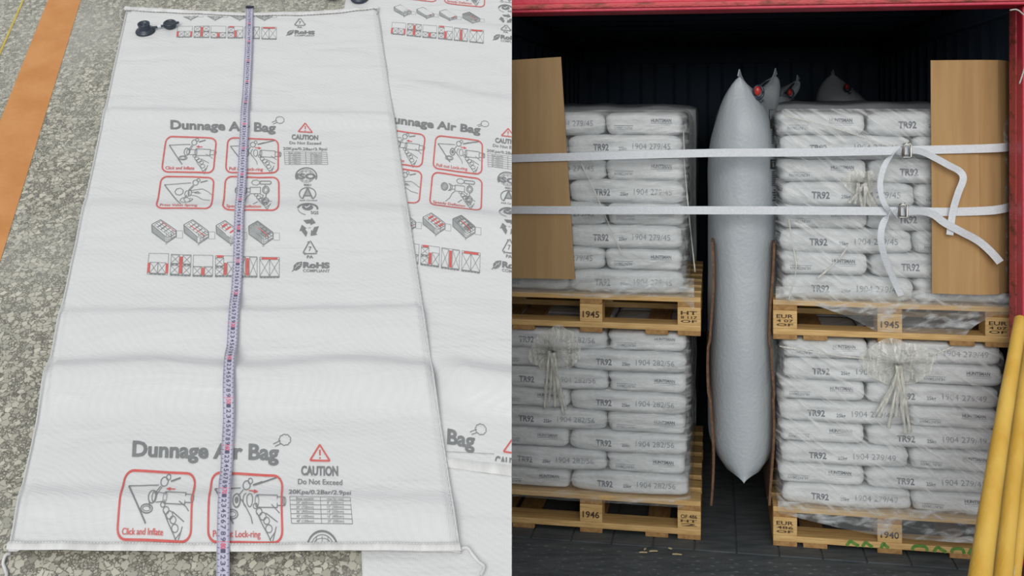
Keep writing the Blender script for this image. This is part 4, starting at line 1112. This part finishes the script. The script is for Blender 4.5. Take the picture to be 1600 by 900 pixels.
# left flat sheet : leans a little
wf = -.045
ua, ub, uc_ = cu(730, wf), cu(877, wf), cu(899, wf)
_, _, zt1 = cu(877, wf, 89); _, _, zt0 = cu(800, wf, 94); _, _, zb1 = cu(899, wf, 436); _, _, zb0 = cu(800, wf, 434)
sl = (zt1-zt0)/(ub-cu(800, wf)); slb = (zb1-zb0)/(uc_-cu(800, wf))
extr_sheet('cardboard_sheet', [(ua+(ub-ua)*i/10, wf) for i in range(11)], .008, 'cardboard', 'flat brown cardboard sheet strapped against the left load',
    lambda q: zt1+sl*(ub-ua)*(q-1), lambda q: zb1+slb*(ub-ua)*(q-1), warp=lambda q, r: ((uc_-ub)*(1-r), -.006*math.sin(r*3)), group='cardboard sheets under the straps')
pp = [(1454, wf), (1480, wf-.004), (1505, wf-.004), (1528, wf-.002), (1530, wf+.001), (1545, wf+.014), (1557, wf+.026), (1560, wf+.034), (1568, wf+.06), (1575, wf+.10), (1581, wf+.16), (1584, wf+.22)]
zt_c = cu(1500, wf, 94)[2]; zb_c = cu(1500, wf, 459)[2]
extr_sheet('cardboard_sheet', [(cu(x, w_), w_) for x, w_ in pp], .008, 'cardboard_tan', 'creased brown cardboard bent round the right corner of the right load',
    lambda q: zt_c-(.02*max(0, q-.7)), lambda q: zb_c+.01*max(0, q-.6), warp=lambda q, r: (.004*(1-r), -.004*math.sin(r*5+q*4)*(q < .6)), group='cardboard sheets under the straps')
# upright sheets lining the gap, seen edge-on
for x0, ytop, ybot, lab, ph, sgn in ((1109.5, 378, 790, 'edge of a brown cardboard sheet left of the tall air bag', 0, 1), (1204, 380, 790, 'edge of a brown cardboard sheet right of the tall air bag', 2, -1)):
    ug = cu(x0, .03); zt_ = cu(x0, .03, ytop)[2]; zb_ = max(.02, cu(x0, .03, ybot)[2])
    extr_sheet('cardboard_sheet', [(ug+.002*math.sin(i), .03+.9*i/10) for i in range(11)], .010, 'cardboard_edge', lab, lambda q, z=zt_: z, lambda q, z=zb_: z, rows=40,
        warp=lambda q, r, p=ph, s=sgn: (s*.010*math.sin(r*9+p)-s*.006*(1 if .42 < r < .62 else 0), 0), group='cardboard sheets lining the gap')

# ================================================================= straps
def strap_path(px_list, w_): return [cw(*cu(x, ww, y)) for x, y, ww in px_list]
def strap(lab, pts, tails, bk):
    r = empty('lashing_strap', cpt(1150, pts[2][1], -.06)); tag(r, lab, 'strap', 'white straps across the loads')
    P = smooth_path(strap_path(pts, 0), 6); V, Fc = ribbonVF(P, (0, 0, 1), .0172, .0022); mk('strap_band', V, Fc, 'webbing', r)
    for tl, hw in tails:
        Pt = [cw(*cu(x, ww, y)) for x, y, ww, _ in tl]; sp_ = smooth_path(Pt, 6)
        ang = [q[3] for q in tl]; Wd = []
        for i in range(len(sp_)):
            f = i/(len(sp_)-1)*(len(tl)-1); k = min(int(f), len(tl)-2); a = math.radians(ang[k]+(ang[k+1]-ang[k])*(f-k)); Wd.append((math.cos(a), -.35, math.sin(a)))
        V, Fc = ribbonVF(sp_, Wd, hw, .002); mk('loose_tail', V, Fc, 'webbing', r)
    # wire buckle
    bx, by = bk; m = MB(); c = Vector(cu(bx, -.085, by)); hw_, hh = .0175, .027
    loop = [(-hw_, -hh), (-hw_, hh*.85), (-hw_*.7, hh), (hw_*.7, hh), (hw_, hh*.85), (hw_, -hh), (hw_*.7, -hh*1.05), (-hw_*.7, -hh*1.05), (-hw_, -hh)]
    m.add(tubeVF([c+Vector((a, 0, b_)) for a, b_ in loop], .0032, 8)); m.add(tubeVF([c+Vector((a*.6-.002, -.006, b_*.9)) for a, b_ in loop[:6]], .0028, 8))
    m.add(tubeVF([c+Vector((-hw_*.9, -.004, hh*.9)), c+Vector((hw_*.5, -.008, hh*1.2))], .0026, 6))
    cmk('buckle', (m.V, m.F), 'steel_wire', parent=r, smooth=True)
W_ = -.068
strap('upper white strap across both loads, two loose ends at its buckle',
    [(716, 250, W_), (800, 247.5, W_), (890, 245, W_), (1110, 239, W_), (1260, 238, W_), (1410, 235, W_), (1500, 233, W_), (1550, 231.5, W_), (1572, 230, -.045), (1580, 229, .05), (1584, 228, .2)],
    [([(1420, 234, -.078, 80), (1440, 237, -.090, 75), (1460, 246, -.10, 60), (1482, 258, -.11, 45), (1500, 268, -.11, 20), (1505, 280, -.115, -5), (1497, 302, -.11, -10), (1489, 330, -.10, -5), (1484, 367, -.095, 0)], .0135),
     ([(1414, 233, -.080, 80), (1398, 240, -.09, 50), (1384, 255, -.10, 25), (1376, 280, -.10, 0), (1377, 305, -.10, -10), (1386, 325, -.10, -30), (1400, 341, -.09, -40)], .011)], (1417, 235))
strap('lower white strap across both loads, loose ends curling from its buckle',
    [(716, 328, W_), (800, 328, W_), (950, 328.5, W_), (1110, 328.5, W_), (1260, 329, W_), (1400, 330, W_), (1480, 331, W_), (1545, 329, W_), (1572, 325, -.045), (1580, 323, .05), (1584, 322, .2)],
    [([(1415, 331, -.078, 80), (1438, 330, -.09, 85), (1458, 335, -.10, 65), (1476, 348, -.105, 50), (1500, 361, -.11, 55), (1528, 376, -.10, 60), (1548, 393, -.10, 45), (1563, 410, -.095, 40)], .0155),
     ([(1405, 329, -.080, 80), (1388, 337, -.09, 50), (1378, 355, -.095, 15), (1377, 380, -.09, -5), (1386, 412, -.07, -15), (1398, 440, -.055, -20), (1408, 462, -.05, -20)], .013)], (1411, 329))

# ================================================================= poles, cord, splinters
def pole(lab, b_, t_, r0, r1, mat, kind='yellow_pole', squash=1):
    bx, bY = b_; tx, ty, tY = t_
    B_ = Vector(((bx-800)/F*bY, bY, .0)); T_ = Vector(((tx-800)/F*tY, tY, EYE-(ty-HZ)/F*tY)); n = 18; P = []; R = []
    for i in range(n+1):
        q = i/n; P.append(B_.lerp(T_, q)+Vector((.005*math.sin(q*5+bx), .004*math.sin(q*4), 0))); R.append((r0+(r1-r0)*q)*(1+.02*math.sin(i*2.3)))
    P.append(P[-1]+(T_-B_).normalized()*r1*.4); R.append(r1*.55)
    V, Fc = tubeVF(P, R, 14); dz = min(v.z for v in V)
    V = [Vector((v.x, v.y, max(v.z, 0.0))) for v in V]
    o = mk(kind if kind != 'yellow_pole' else 'wooden_pole', V, Fc, mat, smooth=True); tag(o, lab, 'pole', 'poles leaning at the right doorpost'); return o
pole('thickest yellow pole, leftmost of those leaning at the right doorpost', (1491, 3.15), (1593, 498, 3.98), .044, .022, 'yellow_pole')
pole('yellow pole behind the thickest one at the right doorpost', (1541, 3.30), (1612, 520, 4.05), .034, .024, 'yellow_pole')
pole('slimmer yellow pole nearest the doorpost', (1563, 3.42), (1622, 560, 4.10), .022, .018, 'yellow_pole')
pole('dark rusty pole beside the yellow poles at the frame edge', (1600, 3.50), (1640, 560, 4.10), .030, .026, 'rust_pole', 'metal_pole')
V, Fc = boxVF((-.016, -.01, 0), (.016, .01, .36), .003); c = cpt(1577, 900, -.9)
o = mk('wood_offcut', [Vector((c.x, c.y, 0))+Vector(v) for v in V], Fc, 'splinter'); tag(o, 'short pale wood offcut standing between the poles at the bottom', 'wood piece')
P = smooth_path([cpt(1578, 16, -.33), cpt(1588, 15, -.34), cpt(1596, 20, -.34), cpt(1603, 30, -.33), cpt(1606, 60, -.32), cpt(1602, 100, -.33), cpt(1593, 131, -.34)], 6)
V, Fc = tubeVF(P, .0028, 6); tag(mk('cord', V, Fc, 'thread', smooth=True), 'thin pale cord hanging from the top right corner of the red frame', 'cord')
for (x, y, L_, a, lab) in ((1005, 863, .034, 0, 'pale wood splinter lying flat on the dark floor, left of the others'), (1008, 858, .02, 60, 'short splinter tilted over the leftmost one on the floor'),
    (1021, 861, .036, 5, 'thin grey splinter in the middle of the floor litter'), (1047, 857, .018, -35, 'small bright yellow splinter near the pallet corner'), (1058, 866, .04, -8, 'long grey-white splinter rightmost of the floor litter')):
    Yf = (EYE-.02)*F/(y-HZ); c = Vector(((x-800)/F*Yf, Yf, .020)); d = Vector((math.cos(math.radians(a)), math.sin(math.radians(a)), 0))
    P = [c-d*L_/2, c-d*L_*.1+Vector((0, 0, .001)), c+d*L_/2]; V, Fc = ribbonVF(P, (-d.y, d.x, 0), [.002, .0045, .0015], .0035)
    tag(mk('wood_splinter', V, Fc, 'splinter'), lab, 'splinter', 'splinters on the container floor')
for o in bpy.data.objects:
    if o.type == 'MESH' and not o.data.materials: print('nomat', o.name)
